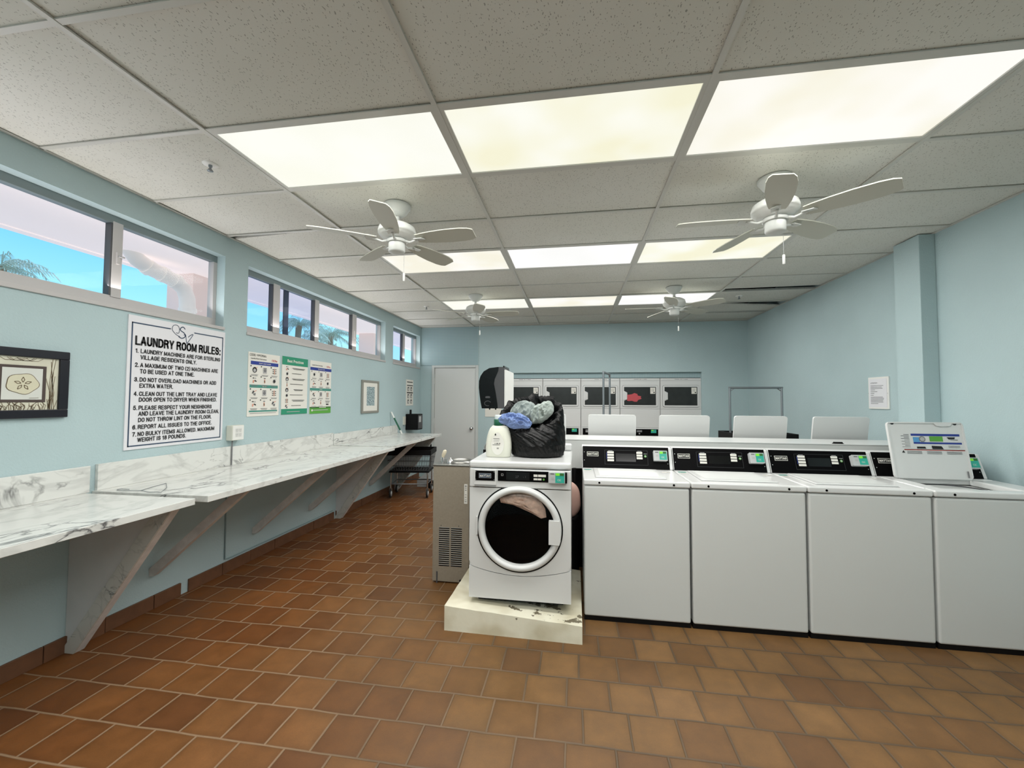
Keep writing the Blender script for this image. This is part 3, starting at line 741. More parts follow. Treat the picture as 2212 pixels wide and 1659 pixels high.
for a, b, fr in rows:
    v = H*(1-fr)
    if SX is None: SX = sign_text(F, b, .082, v, .0295, 'ink_black', width=.626, t=.165)
    else: sign_text(F, b, .082, v, .0295, 'ink_black', sx=SX, t=.165)
    if a: sign_text(F, a, .048, v, .0295, 'ink_black', sx=SX, t=.165)
fb.build('lettering', sg)

# framed sand dollar picture
t = thing('framed_picture', 'dark framed sand dollar picture left of the rules sign', 'picture', (XL, 1.768, 1.53))
a, b, z0, z1 = 1.553, 1.953, 1.345, 1.716
f = MB()
for q in ((a, b, z0, z0+.045), (a, b, z1-.045, z1), (a, a+.045, z0+.045, z1-.045), (b-.045, b, z0+.045, z1-.045)): f.box(XL+.001, XL+.024, *q, 'black_frame')
f.build('frame', t, bevel=.004)
f = MB().box(XL+.002, XL+.012, a+.04, b-.04, z0+.04, z1-.04, 'mat_board'); F = Face(f, (XL+.012, a, z0), (0, 1, 0), (0, 0, 1), (1, 0, 0)); W, H = b-a, z1-z0
random.seed(4)
for i in range(60):
    u = random.uniform(.05, W-.05); hgt = random.uniform(.03, .30) if (u < .1 or u > W-.1) else random.uniform(.02, .05)
    F.line([(u, .046), (u+random.uniform(-.01, .01), .046+hgt*.5), (min(W-.047, max(.047, u+random.uniform(-.025, .025))), min(H-.047, .046+hgt))], .0022, 'ink_brown')
for i in range(7):
    u = random.uniform(.1, W-.14); F.line([(u, H-.052), (u+.02, H-.066), (u+.05, H-.064), (u+.07, H-.05)], .002, 'ink_brown')
f.build('mat', t)
f = MB(); F = Face(f, (XL+.012, a, z0), (0, 1, 0), (0, 0, 1), (1, 0, 0), .003)
u0, u1, v0, v1 = .105, .300, .086, .281
F.rect(u0, u1, v0, v1, 'umber_frame', 1); F.rect(u0+.016, u1-.016, v0+.014, v1-.014, 'sketch_paper', 1.4)
cu, cv = (u0+u1)/2, (v0+v1)/2
def dollar(sc): return [(cu+sc*.064*cos(q*pi/18)*(1+.05*cos(5*q*pi/18+.6)), cv+sc*.052*sin(q*pi/18)*(1+.06*cos(5*q*pi/18+.6))) for q in range(36)]
F.pl(dollar(1.05), 'ink_brown', 1.7); F.pl(dollar(1), 'sand_dollar', 2)
for k in range(5):
    an = pi/2+k*2*pi/5; r1, r2 = .008, .036
    for sgn in (-1, 1):
        F.line([(cu+r1*cos(an), cv+r1*sin(an)), (cu+.022*cos(an+sgn*.3), cv+.022*sin(an+sgn*.3)), (cu+r2*cos(an), cv+r2*sin(an))], .003, 'ink_brown', 2.3)
F.line([(u1-.07, v0+.022), (u1-.03, v0+.024)], .0016, 'ink_brown', 2)
f.build('print', t)

# outlet box
t = thing('outlet_box', 'white surface box with sockets beside the rules sign', 'outlet', (XL, 3.128, 1.16))
MB().box(XL+.001, XL+.06, 3.066, 3.190, 1.102, 1.228, 'socket_cream').build('box', t, bevel=.004)
f = MB(); F = Face(f, (XL+.06, 3.066, 1.102), (0, 1, 0), (0, 0, 1), (1, 0, 0))
F.rect(.004, .120, .004, .122, 'white_plastic')
for cu_ in (.046, .080):
    for cv_ in (.045, .083):
        F.frame(cu_-.014, cu_+.014, cv_-.014, cv_+.014, .0015, 'ink_light', 2); F.rect(cu_-.007, cu_-.004, cv_-.002, cv_+.009, 'ink_grey', 2); F.rect(cu_+.004, cu_+.007, cv_-.002, cv_+.009, 'ink_grey', 2); F.disc(cu_, cv_-.008, .003, 'ink_grey', 2, 8)
f.build('socket_plate', t)
tag(MB().tube([(XL+.03, 3.10, 1.102), (XL+.03, 3.10, .895)], .005, 'ink_grey').build('power_cable'), 'short grey cable below the outlet box to the counter', 'cable')
tag(MB().tube([(XL+.006, 3.085, .855), (XL+.006, 3.085, .118), (XL+.006, 3.12, .112), (XL+.006, 4.63, .112)], .0055, 'wall_blue_dark').build('wall_conduit'), 'thin blue-painted conduit under the long counter', 'conduit')

# instruction posters
def icon(F, kind, u, v, s):
    if kind == 0: F.disc(u, v, s*.42, 'ink_black', 2); F.disc(u-s*.05, v-s*.08, s*.26, 'ink_light', 3); F.line([(u+s*.2, v+s*.3), (u+s*.5, v+s*.45)], s*.08, 'ink_peach', 3)
    elif kind == 1: F.rect(u-s*.38, u+s*.38, v-s*.42, v+s*.42, 'ink_light', 2); F.disc(u, v, s*.26, 'ink_grey', 3); F.rect(u-s*.3, u+s*.3, v+s*.3, v+s*.36, 'ink_black', 3)
    elif kind == 2:
        for r in (-.3, 0, .3):
            F.rect(u-s*.42, u-s*.12, v+s*(r-.05), v+s*(r+.05), 'ink_black', 2); F.rect(u+s*.12, u+s*.42, v+s*(r-.05), v+s*(r+.05), 'ink_black', 2)
        F.rect(u-s*.06, u+s*.06, v-s*.45, v+s*.45, 'ink_peach', 3)
    elif kind == 3: F.rect(u-s*.35, u-s*.05, v+s*.25, v+s*.38, 'ink_black', 2); F.pl([(u-s*.35, v-s*.4), (u-s*.1, v-s*.4), (u-s*.05, v+s*.0), (u-s*.3, v)], 'ink_peach', 2); F.pl([(u, v+s*.05), (u+s*.4, v-s*.1), (u+s*.38, v-s*.25), (u-s*.03, v-s*.1)], 'ink_black', 3); F.disc(u+s*.2, v+s*.3, s*.12, 'ink_light', 2)
    elif kind == 4: F.rect(u-s*.2, u+s*.2, v+s*.3, v+s*.42, 'ink_grey', 2); F.pl([(u-s*.08, v+s*.2), (u+s*.08, v+s*.2), (u+s*.14, v-s*.3), (u, v-s*.42), (u-s*.12, v-s*.3)], 'ink_peach', 2); F.rect(u-s*.1, u+s*.08, v-s*.25, v-s*.02, 'ink_brown', 3)
    elif kind == 5: F.disc(u, v, s*.3, 'ink_grey', 2); F.disc(u, v, s*.2, 'ink_black', 3); F.rect(u+s*.2, u+s*.4, v+s*.3, v+s*.4, 'ink_light', 2)
    elif kind == 6: F.pl([(u-s*.45, v-s*.1), (u-s*.2, v+s*.35), (u+s*.1, v+s*.2), (u-s*.2, v-s*.1)], 'dark_grey', 2); F.pl([(u-s*.2, v-s*.1), (u+s*.3, v-s*.0), (u+s*.25, v-s*.4), (u-s*.05, v-s*.35)], 'ink_grey', 2); F.line([(u, v+s*.2), (u+s*.42, v+s*.35)], s*.1, 'ink_peach', 3)
def caption(F, u, v, w, n=2, c='ink_grey', h=.0035):
    for i in range(n): F.rect(u-w*(.5-.08*i), u+w*(.5-.08*i), v-i*.009, v-i*.009+h, c, 2)
def poster(y0, y1, z0, z1, label):
    t = thing('instruction_poster', label, 'poster', (XL, (y0+y1)/2, (z0+z1)/2), 'laundry instruction posters')
    MB().box(XL, XL+.005, y0, y1, z0, z1, 'paper').build('board', t, bevel=.001)
    f = MB(); return t, f, Face(f, (XL+.005, y0, z0), (0, 1, 0), (0, 0, 1), (1, 0, 0)), y1-y0, z1-z0
t, f, F, W, H = poster(3.278, 3.675, 1.293, 1.878, 'left instruction poster with blue band, handwriting along its top edge')
F.text('CODE: WMOMAN', .012, H-.035, .022, 'ink_black', width=.20)
F.text('Laundry Room Instructions', .028, H-.062, .014, 'ink_black', width=.19, bold=.01); F.text('CSCPay', .285, H-.066, .018, 'ink_red', width=.075, bold=.02)
F.rect(.028, .375, H-.112, H-.080, 'ink_blue'); F.text('FRONT LOAD WASHER', .20, H-.102, .011, 'paper', width=.15, align='c', bold=.01)
F.rect(.02, .375, .262, .290, 'ink_teal'); F.text('DRYER', .20, .270, .011, 'paper', width=.05, align='c', bold=.01)
for r, (vv, ks) in enumerate(((H-.16, (0, 1, 2)), (H-.255, (3, 4, 5)), (.215, (6, 1, 2)), (.115, (3, 4, 6)))):
    for c_, kd in enumerate(ks):
        uu = .075+.125*c_; icon(F, kd, uu, vv, .062); F.disc(uu-.045, vv+.034, .0065, 'ink_black', 2, 10); caption(F, uu, vv-.046, .085)
F.rect(.02, .375, .040, .054, 'ink_teal'); F.rect(.03, .36, .026, .030, 'ink_grey')
f.build('print', t)
t, f, F, W, H = poster(3.708, 4.108, 1.297, 1.884, 'middle poster headed Best Practices with green band')
F.rect(0, W, H-.085, H, 'ink_green'); F.text('Best Practices', W/2, H-.056, .030, 'paper', width=.25, align='c', bold=.02)
F.rect(0, W, 0, .055, 'ink_green'); F.rect(.08, .28, .022, .028, 'ink_light', 2)
for r, kd in enumerate((3, 5, 0, 4, 0, 5, 2, 6)):
    vv = H-.12-.055*r; icon(F, kd, .075, vv, .05); caption(F, .25 - (.03 if r % 2 else 0), vv+.004, .20-(.05 if r % 3 == 1 else 0), 2 if r % 2 == 0 else 1, 'ink_black', .0045)
f.build('print', t)
t, f, F, W, H = poster(4.152, 4.548, 1.290, 1.884, 'right instruction poster with a green footer band')
F.text('Laundry Room Instructions', .03, H-.055, .014, 'ink_black', width=.19, bold=.01); F.text('CSCPay', .30, H-.06, .018, 'ink_red', width=.07, bold=.02)
F.rect(0, W, H-.108, H-.075, 'ink_blue'); F.text('TOP LOAD WASHER', W/2, H-.097, .011, 'paper', width=.13, align='c', bold=.01)
F.rect(0, W, .258, .286, 'ink_teal'); F.text('DRYER', W/2, .266, .011, 'paper', width=.05, align='c', bold=.01)
for r, (vv, ks) in enumerate(((H-.155, (5, 1, 2)), (H-.25, (3, 4, 5)), (.215, (6, 1, 2)), (.125, (3, 4)))):
    for c_, kd in enumerate(ks):
        uu = .07+.128*c_; icon(F, kd, uu, vv, .058); F.disc(uu-.045, vv+.034, .006, 'ink_black', 2, 10); caption(F, uu, vv-.044, .08)
caption(F, .33, .14, .1, 3, 'ink_grey'); F.rect(.30, .35, .095, .108, 'ink_black', 2)
F.rect(0, W, 0, .072, 'ink_leaf'); F.rect(0, W, .060, .076, 'ink_dark_leaf', 1.5); F.rect(.17, .3, .065, .071, 'paper', 2); F.rect(.03, .055, .028, .048, 'paper', 2); F.rect(.06, .34, .034, .042, 'ink_light', 2)
f.build('print', t)

# wave print in silver frame
t = thing('framed_picture', 'small silver framed blue wave print near the far counter', 'picture', (XL, 5.5, 1.49))
a, b, z0, z1 = 5.256, 5.752, 1.258, 1.72; f = MB()
for q in ((a, b, z0, z0+.03), (a, b, z1-.03, z1), (a, a+.04, z0+.03, z1-.03), (b-.04, b, z0+.03, z1-.03)): f.box(XL+.001, XL+.02, *q, 'silver_frame')
f.build('frame', t, bevel=.003)
MB().box(XL+.002, XL+.010, a+.03, b-.03, z0+.02, z1-.02, 'paper').build('mat', t)
MB().box(XL+.010, XL+.0115, a+.145, b-.125, z0+.105, z1-.09, 'wave_print').build('print', t)
# far chart
t = thing('wall_chart', 'tall narrow white chart with black diagrams near the far corner', 'poster', (XL, 6.93, 1.58))
MB().box(XL, XL+.005, 6.775, 7.085, 1.345, 1.80, 'paper').build('board', t)
f = MB(); F = Face(f, (XL+.005, 6.775, 1.345), (0, 1, 0), (0, 0, 1), (1, 0, 0))
F.rect(.03, .28, .405, .42, 'ink_black'); F.rect(.03, .29, .345, .36, 'ink_black'); F.rect(.03, .29, .215, .235, 'ink_black')
for uu in (.09, .22):
    for vv in (.29, .165, .07): F.rect(uu-.035, uu+.035, vv-.035, vv+.035, 'dark_grey'); F.rect(uu-.012, uu+.02, vv-.028, vv+.015, 'paper', 2)
f.build('print', t)
# coin/card value station box
t = thing('payment_box', 'black wall box with keypad side above the far counter end', 'box', (XL, 6.88, 1.06))
MB().box(XL+.001, -2.672, 6.77, 7.0, .928, 1.20, 'black_matte').build('case', t, bevel=.006)
MB().box(-2.83, -2.80, 6.79, 6.82, 1.20, 1.275, 'black_matte').build('antenna', t, bevel=.004)
MB().box(-2.672, -2.664, 6.79, 6.98, .95, 1.18, 'dark_grey').box(-2.664, -2.661, 6.81, 6.90, 1.06, 1.16, 'light_grey').build('keypad', t)
MB().box(XL+.001, -2.87, 6.66, 6.73, 1.02, 1.16, 'socket_cream').build('switch_plate', t)
t = thing('cleaning_wand', 'slim white and green wand leaning on the wall at far counter', 'wand', (-2.72, 6.22, .902))
MB().tube([(-2.715, 6.225, .905), (-2.74, 6.215, .965)], .013, 'white_plastic', 12).build('foot', t)
MB().tube([(-2.74, 6.215, .965), (-2.83, 6.18, 1.16)], .013, 'cup_green', 12).build('grip', t)
MB().tube([(-2.83, 6.18, 1.16), (-2.873, 6.165, 1.255)], [.014, .012], 'white_plastic', 12).build('tip', t)
# hanger on counter
h = MB(); z = .8965
h.tube([(-2.75, 2.135, z), (-2.70, 2.13, z), (-2.655, 2.14, z), (-2.60, 2.15, z)], .0018, 'zinc', 6)
h.tube([(-2.60, 2.15, z), (-2.52, 2.125, z), (-2.43, 2.125, z), (-2.53, 2.25, z), (-2.66, 2.36, z), (-2.63, 2.24, z), (-2.60, 2.15, z)], .0018, 'zinc', 6)
h.tube([(-2.75, 2.135, z), (-2.77, 2.15, z), (-2.76, 2.17, z), (-2.70, 2.165, z)], .0018, 'zinc', 6)
tag(h.build('wire_hanger'), 'thin wire clothes hanger lying on the long counter', 'hanger')

# ------------------------------------------------------------------ carts
def cart(name, label, loc, rot, ztop, rack, L=.66, Wd=.46, rack_h=1.6, band=.095):
    t = thing(name, label, 'cart', (0, 0, 0), 'wire laundry carts')
    hx, hy = L/2, Wd/2; zb = ztop-.30; bx, by = hx-.045, hy-.05
    f = MB()
    for (x0, x1, y0, y1) in ((-hx, hx, -hy, -hy+.02), (-hx, hx, hy-.02, hy), (-hx, -hx+.02, -hy+.02, hy-.02), (hx-.02, hx, -hy+.02, hy-.02)): f.box(x0, x1, y0, y1, ztop-band, ztop, 'black_matte')
    f.build('rim', t, bevel=.004)
    f = MB()
    def ring(k):
        x = hx-.01+(bx-hx+.01)*k; y = hy-.01+(by-hy+.01)*k; z = ztop-band+(zb-ztop+band)*k
        return x, y, z
    for k in (.35, .7, 1):
        x, y, z = ring(k); f.tube([(-x, -y, z), (x, -y, z), (x, y, z), (-x, y, z), (-x, -y, z)], .004, 'dark_grey', 6)
    for side in range(4):
        n = 17 if side % 2 == 0 else 12
        for i in range(n):
            q = -1+2*i/(n-1); a = ring(0); b = ring(1)
            if side == 0: p0, p1 = (q*a[0], -a[1], a[2]), (q*b[0], -b[1], b[2])
            elif side == 2: p0, p1 = (q*a[0], a[1], a[2]), (q*b[0], b[1], b[2])
            elif side == 1: p0, p1 = (a[0], q*a[1], a[2]), (b[0], q*b[1], b[2])
            else: p0, p1 = (-a[0], q*a[1], a[2]), (-b[0], q*b[1], b[2])
            f.tube([p0, p1], .0022, 'zinc', 5, False)
    for i in range(13):
        q = -1+2*i/12; f.tube([(q*bx, -by, zb), (q*bx, by, zb)], .0022, 'dark_grey', 5, False)
    f.build('basket', t)
    MB().box(-bx-.01, bx+.01, -by-.01, by+.01, zb-.035, zb-.012, 'black_matte').build('tray', t, bevel=.004)
    lx, ly = bx-.02, by-.02
    for sx in (-1, 1):
        for sy in (-1, 1):
            MB().tube([(sx*lx, sy*ly, zb-.035), (sx*(lx+.005), sy*ly, zb-.08), (sx*(lx+.005), sy*ly, .13)], .011, 'chrome', 10).build('leg', t)
            w_ = MB().box(sx*(lx+.005)-.02, sx*(lx+.005)+.02, sy*ly-.012, sy*ly+.012, .1, .14, 'steel')
            c = w_.build('caster', t)
            MB().lathe([(.045, -.013), (.062, -.010), (.064, 0), (.062, .010), (.045, .013)], (sx*(lx+.005), sy*ly, .064), 'rubber', 24, 'x').lathe([(.0, -.014), (.042, -.015), (.042, .015), (0, .014)], (sx*(lx+.005), sy*ly, .064), 'light_grey', 20, 'x').build('wheel', c)
    f = MB(); f.tube([(-lx, -ly, .2), (lx, -ly, .2), (lx, ly, .2), (-lx, ly, .2), (-lx, -ly, .2)], .009, 'zinc', 8); f.build('lower_frame', t)
    if rack:
        f = MB(); x = hx-.06
        for sx in (-1, 1): f.tube([(sx*x, 0, zb-.02), (sx*x, 0, rack_h)], .0125, 'zinc', 12)
        f.tube([(-x-.012, 0, rack_h-.006), (x+.012, 0, rack_h-.006)], .0125, 'zinc', 12)
        for sx in (-1, 1): f.tube([(sx*(x-.0), 0, rack_h-.05), (sx*(x-.06), 0, rack_h-.006)], .006, 'zinc', 8)
        f.build('hanging_rack', t)
    t.location = loc; t.rotation_euler = (0, 0, rot)
    return t
cart('laundry_cart', 'black wire laundry cart parked under the far counter', (-2.46, 6.03, 0), .17, .705, False, .66, .5, 1.6, .075)
cart('laundry_cart', 'laundry cart with steel hanging rack near the dryers, seen end on', (.397, 5.33, 0), radians(76.8), 1.0, True, .62, .44, 1.80)
cart('laundry_cart', 'laundry cart with wide steel hanging rack near the right wall', (2.13, 5.30, 0), .02, 1.08, True, .70, .46, 1.615)
t = thing('dustpan', 'white dustpan standing behind the cart under the far counter', 'dustpan', (-2.42, 6.5, 0))
f = MB(); f.prism([(-2.60, 6.62, .12), (-2.20, 6.62, .12), (-2.26, 6.64, .17), (-2.37, 6.66, .26), (-2.43, 6.66, .26), (-2.54, 6.64, .17)], (0, .02, 0), 'light_grey'); f.build('pan', t, bevel=.004)
MB().tube([(-2.40, 6.67, .25), (-2.40, 6.69, .70)], .012, 'black_matte').build('handle', t)
MB().box(-2.60, -2.20, 6.60, 6.68, .002, .12, 'light_grey').build('base', t)
tag(MB().box(-2.38, -2.12, 6.50, 6.59, 0, .12, 'black_matte').box(-2.16, -2.10, 6.49, 6.50, .02, .11, 'ink_dark_leaf').build('storage_tub', bevel=.004), 'low black and green tub beneath the cart', 'tub')

# ================================================================== CENTRE
# concrete pad
f = MB(); random.seed(2)
nx, ny = 18, 10
def padtop(u, v):
    x = -.818+.859*u; y = 2.562-.02*u+(3.40-2.55)*v
    return (x, y, .152-.047*u-.01*v+.004*noise.noise((x*9, y*9, 0)))
f.grid(padtop, nx, ny, 'peeling_paint')
ft = [padtop(i/(nx-1), 0) for i in range(nx)]; bk = [padtop(i/(nx-1), 1) for i in range(nx)]; lf = [padtop(0, j/(ny-1)) for j in range(ny)]; rt = [padtop(1, j/(ny-1)) for j in range(ny)]
for e_ in (ft, rt, bk[::-1], lf[::-1]):
    for p, q in zip(e_, e_[1:]):
        wob = .004
        f.add([(p[0], p[1], 0), (q[0], q[1], 0), q, p], [(0, 1, 2, 3)], 'peeling_paint')
tag(f.build('concrete_pad'), 'cream painted concrete plinth with peeling paint under the front loader', 'plinth')

# front load washer
WX0, WX1, WYF, WYB = -.681, -.026, 2.645, 3.34
t = thing('front_load_washer', 'white front-loading washer with round black glass door', 'washer', ((WX0+WX1)/2, WYF, .14))
wb = .180
f = MB().box(WX0, WX1, WYF+.14, WYB, wb, 1.008, 'white_enamel').box(WX0, WX0+.02, WYF+.012, WYF+.14, wb, 1.008, 'white_enamel').box(WX1-.02, WX1, WYF+.012, WYF+.14, wb, 1.008, 'white_enamel')
f.box(WX0+.02, WX1-.02, WYF+.012, WYF+.14, wb, wb+.02, 'white_enamel').box(WX0+.02, WX1-.02, WYF+.012, WYF+.14, .91, 1.008, 'white_enamel'); f.build('cabinet', t)
MB().box(WX0+.05, WX1-.05, WYF+.05, WYB-.04, .150, wb, 'black_matte').build('base_pan', t)  # dark box added for the shadow under the washer
for fx in (WX0+.10, WX1-.10):
    for fy in (WYF+.10, WYB-.08): MB().lathe([(.02, .128), (.02, .15), (.01, .155), (.01, wb)], (fx, fy, 0), 'rubber', 14).build('foot', t)
f = MB(); f.box(WX0-.004, WX1+.004, WYF-.006, WYB, 1.012, 1.056, 'white_enamel')
f.box(WX0+.35, WX1+.002, WYB-.075, WYB, 1.056, 1.11, 'white_enamel')
f.build('top', t, bevel=.014, seg=3)
cx, cz = (WX0+WX1)/2, .632
# curved kick panel and main front panel
f = MB(); N = 24
arc = [(WX0+(WX1-WX0)*i/N, .387-.052*(1-((i/N)*2-1)**2)) for i in range(N+1)]
f.prism([(WX0, WYF, wb)] + [(WX1, WYF, wb)] + [(x, WYF, z-.004) for x, z in arc[::-1]], (0, .012, 0), 'white_enamel'); f.build('kick_panel', t, bevel=.003)
f = MB()
# front panel with a round hole: fan strips
R = .272; n = 64
outer = []
for i in range(n):
    a = 2*pi*i/n; dx, dz = cos(a), sin(a); ts = []
    if dx > 1e-6: ts.append((WX1-cx)/dx)
    if dx < -1e-6: ts.append((WX0-cx)/dx)
    if dz > 1e-6: ts.append((.884-cz)/dz)
    k = min(ts) if ts else 9
    x = cx+dx*k; z = cz+dz*k
    if dz < 0:
        for s_ in range(400):
            kk = R+.001*s_; x2, z2 = cx+dx*kk, cz+dz*kk; u = (x2-WX0)/(WX1-WX0)
            if u <= 0 or u >= 1 or z2 <= .387-.052*(1-(u*2-1)**2): break
        x, z = cx+dx*kk, cz+dz*kk
    outer.append((x, z))
for i in range(n):
    j = (i+1) % n; a, b = 2*pi*i/n, 2*pi*j/n
    p = (cx+min(R, 9)*cos(a), WYF, cz+R*sin(a)); q = (cx+R*cos(b), WYF, cz+R*sin(b))
    f.add([p, q, (outer[j][0], WYF, outer[j][1]), (outer[i][0], WYF, outer[i][1])], [(0, 3, 2, 1)], 'white_enamel')
for (x, z) in ((WX0, .884), (WX1, .884)):
    s_ = 1 if x > cx else -1
    near = sorted(outer, key=lambda q: (q[0]-x)**2+(q[1]-z)**2)[:2]
    f.add([(x, WYF, z), (near[0][0], WYF, near[0][1]), (near[1][0], WYF, near[1][1])], [(0, 1, 2)], 'white_enamel')
f.build('front_panel', t)
f = MB().box(WX0, WX1, WYF-.004, WYF+.012, .888, 1.006, 'white_enamel'); f.build('control_fascia', t, bevel=.005)
F = None
f = MB().box(-.648, -.503, WYF-.016, WYF-.004, .905, 1.002, 'white_enamel').box(-.645, -.506, WYF-.014, WYF-.004, .893, .906, 'grey_plastic').box(-.640, -.511, WYF-.018, WYF-.016, .932, .995, 'black_panel')
F = Face(f, (-.648, WYF-.018, .905), (1, 0, 0), (0, 0, 1), (0, -1, 0), .0008)
F.rect(.032, .113, .044, .074, 'light_grey'); F.rect(.034, .111, .046, .072, 'ink_navy', 2); sign_text(F, 'MAYTAG', .0725, .051, .016, 'paper', width=.068, t=.2, align='c', k=3)
for a_, b_ in ((.012, .034), (.133, .034), (.012, .084), (.133, .084)): F.disc(a_, b_, .0022, 'light_grey', 2, 8)
f.build('detergent_drawer', t, bevel=.002)
f = MB().box(-.493, -.060, WYF-.010, WYF-.004, .932, .998, 'black_panel'); F = Face(f, (-.493, WYF-.010, .932), (1, 0, 0), (0, 0, 1), (0, -1, 0), .0008)
F.frame(.022, .036, .033, .047, .002, 'ink_light'); F.rect(.055, .205, .008, .058, 'display')
F.text('27', .115, .022, .016, 'dark_grey', k=2); F.text('- 1', .165, .024, .014, 'dark_grey', k=2)
for a_ in (.232, .260, .285): F.rect(a_, a_+.025, .033, .048, 'paper', 2)
for a_ in (.232, .258): F.rect(a_, a_+.024, .012, .024, 'paper', 2)
F.disc(.296, .018, .0065, 'ink_leaf', 2)
f.build('control_panel', t)
def card_reader(parent, x, y, z, w=.104, h=.075, tilt=None):
    f = MB().box(x, x+w, y-.035, y, z, z+h, 'light_grey'); o = f.build('card_reader', parent, bevel=.006)
    f = MB(); F = Face(f, (x, y-.035, z), (1, 0, 0), (0, 0, 1), (0, -1, 0), .0012)
    F.rect(w*.42, w*.96, h*.10, h*.92, 'reader_teal'); F.rect(w*.44, w*.68, h*.70, h*.90, 'led_green', 2); F.rect(w*.70, w*.92, h*.70, h*.90, 'ink_dark_leaf', 2)
    F.rect(w*.12, w*.36, h*.80, h*.87, 'dark_grey'); F.rect(w*.16, w*.34, h*.35, h*.55, 'ink_light'); F.text('CSC', w*.55, h*.26, h*.16, 'paper', width=w*.22)
    f.build('reader_label', o)
    return o
card_reader(t, -.166, WYF-.006, .930)
MB().box(-.062, -.050, WYF-.034, WYF-.004, .934, .998, 'black_panel').build('reader_mount', t)
# door
d = MB().lathe([(R+.002, .004), (R-.002, -.002), (.262, -.022), (.252, -.03), (.236, -.026), (.228, -.012), (.226, .01)], (cx, WYF, cz), 'white_enamel', 72, 'y', True, False).build('door', t)
MB().lathe([(R+.006, -.0015), (R-.003, -.0035)], (cx, WYF, cz), 'black_matte', 72, 'y', True, False).build('door_seal', d)
MB().lathe([(.229, -.004), (.2, -.016), (.15, -.024), (.08, -.028), (0.0, -.029)], (cx, WYF, cz), 'washer_glass', 64, 'y', True, False).build('door_glass', d)
MB().lathe([(.232, .012), (.228, .06), (.2, .09), (0, .095)], (cx, WYF, cz), 'dark_void', 48, 'y', True, False).build('drum', d)
f = MB(); f.prism([(-.164, WYF-.036, .552), (-.098, WYF-.036, .550), (-.090, WYF-.036, .575), (-.088, WYF-.036, .68), (-.096, WYF-.036, .698), (-.164, WYF-.036, .698)], (0, .03, 0), 'white_enamel'); f.build('door_handle', d, bevel=.006, seg=3)
MB().box(-.634, -.624, WYF-.012, WYF, .58, .70, 'white_enamel').build('hinge', d, bevel=.003)
# cabinet front cannot block the drum
# laundry in the drum
out_ = [(-.493, .812), (-.45, .838), (-.401, .854), (-.34, .858), (-.271, .845), (-.22, .80), (-.19, .75), (-.184, .695), (-.219, .686), (-.28, .717), (-.341, .743), (-.401, .765), (-.484, .778)]
f = MB(); c0 = (-.33, .80); rings = []
vs = []; K = 10
for k in range(K+1):
    for (x, z) in out_:
        u = k/K; px, pz = c0[0]+(x-c0[0])*u, c0[1]+(z-c0[1])*u
        dy = .016*(1-abs(noise.noise((px*22, pz*26, 1)))*2)+.010*noise.noise((px*50, pz*40, 3))
        vs.append((px, WYF+.012+.03*u*u+dy, pz))
m_ = len(out_)
fs = [(k*m_+i, k*m_+(i+1) % m_, (k+1)*m_+(i+1) % m_, (k+1)*m_+i) for k in range(K) for i in range(m_)]
f.add(vs, fs, 'shirt_pink', True)
tag(f.build('pink_laundry'), 'pinkish brown laundry inside the front loader window', 'laundry')

# bottle
bx, by, bz = -.528, 2.86, 1.0575
t = thing('detergent_bottle', 'white detergent bottle with green collar on the front loader', 'bottle', (bx, by, bz))
prof = [(0, -.084, .078, .045), (.008, -.090, .086, .05), (.06, -.092, .090, .052), (.10, -.090, .090, .052), (.14, -.083, .086, .05), (.175, -.073, .080, .045), (.198, -.062, .070, .04), (.210, -.050, .055, .034), (.216, -.046, .036, .028)]
f = MB(); n = 36; vs = []
for z, l, r, d in prof:
    for k in range(n):
        a = 2*pi*k/n; ca, sa = cos(a), sin(a); ex = .62
        x = (abs(ca)**ex)*(r if ca > 0 else -l*1)*(1 if ca >= 0 else -1)
        x = (abs(ca)**ex)*(r if ca >= 0 else l); y = (abs(sa)**.8)*d*(1 if sa >= 0 else -1)
        vs.append((bx+x, by+y, bz+z))
fs = [(i*n+k, i*n+(k+1) % n, (i+1)*n+(k+1) % n, (i+1)*n+k) for i in range(len(prof)-1) for k in range(n)]
f.add(vs, fs, 'warm_plastic', True); f.add(vs[:n], [tuple(range(n))[::-1]], 'warm_plastic'); f.add(vs[-n:], [tuple(range(n))], 'warm_plastic')
f.build('body', t)
MB().lathe([(.031, .216), (.033, .219), (.033, .258), (.031, .260)], (bx-.004, by, bz), 'cup_green', 28).build('collar', t)
MB().lathe([(.027, .260), (.027, .285), (.022, .290), (0, .291)], (bx-.004, by, bz), 'frosted_cap', 24).build('cap', t)
f = MB(); F = Face(f, (bx-.045, by-.0535, bz), (1, 0, 0), (0, 0, 1), (0, -1, 0), .001)
lab = [(.045+.046*cos(2*pi*k/28)*(1-.25*max(0, sin(2*pi*k/28))), .095+.078*sin(2*pi*k/28)) for k in range(28)]
F.pl(lab, 'paper')
F.disc(.030, .155, .0055, 'ink_black', 2); F.pl([(.0252, .157), (.030, .167), (.0348, .157)], 'ink_black', 2)
F.rect(.016, .058, .127, .1295, 'ink_black', 2); F.rect(.018, .06, .118, .120, 'ink_light', 2); F.rect(.018, .056, .111, .113, 'ink_light', 2)
for a_, w_ in ((.026, .004), (.038, .008), (.052, .003), (.058, .005)): F.rect(a_, a_+w_, .092, .099, 'ink_black', 2)
F.rect(.010, .062, .085, .0875, 'ink_black', 2)
for k in range(5): F.rect(.040+k*.003, .0415+k*.003, .058, .067, 'dark_grey', 2)
f.build('label', t)

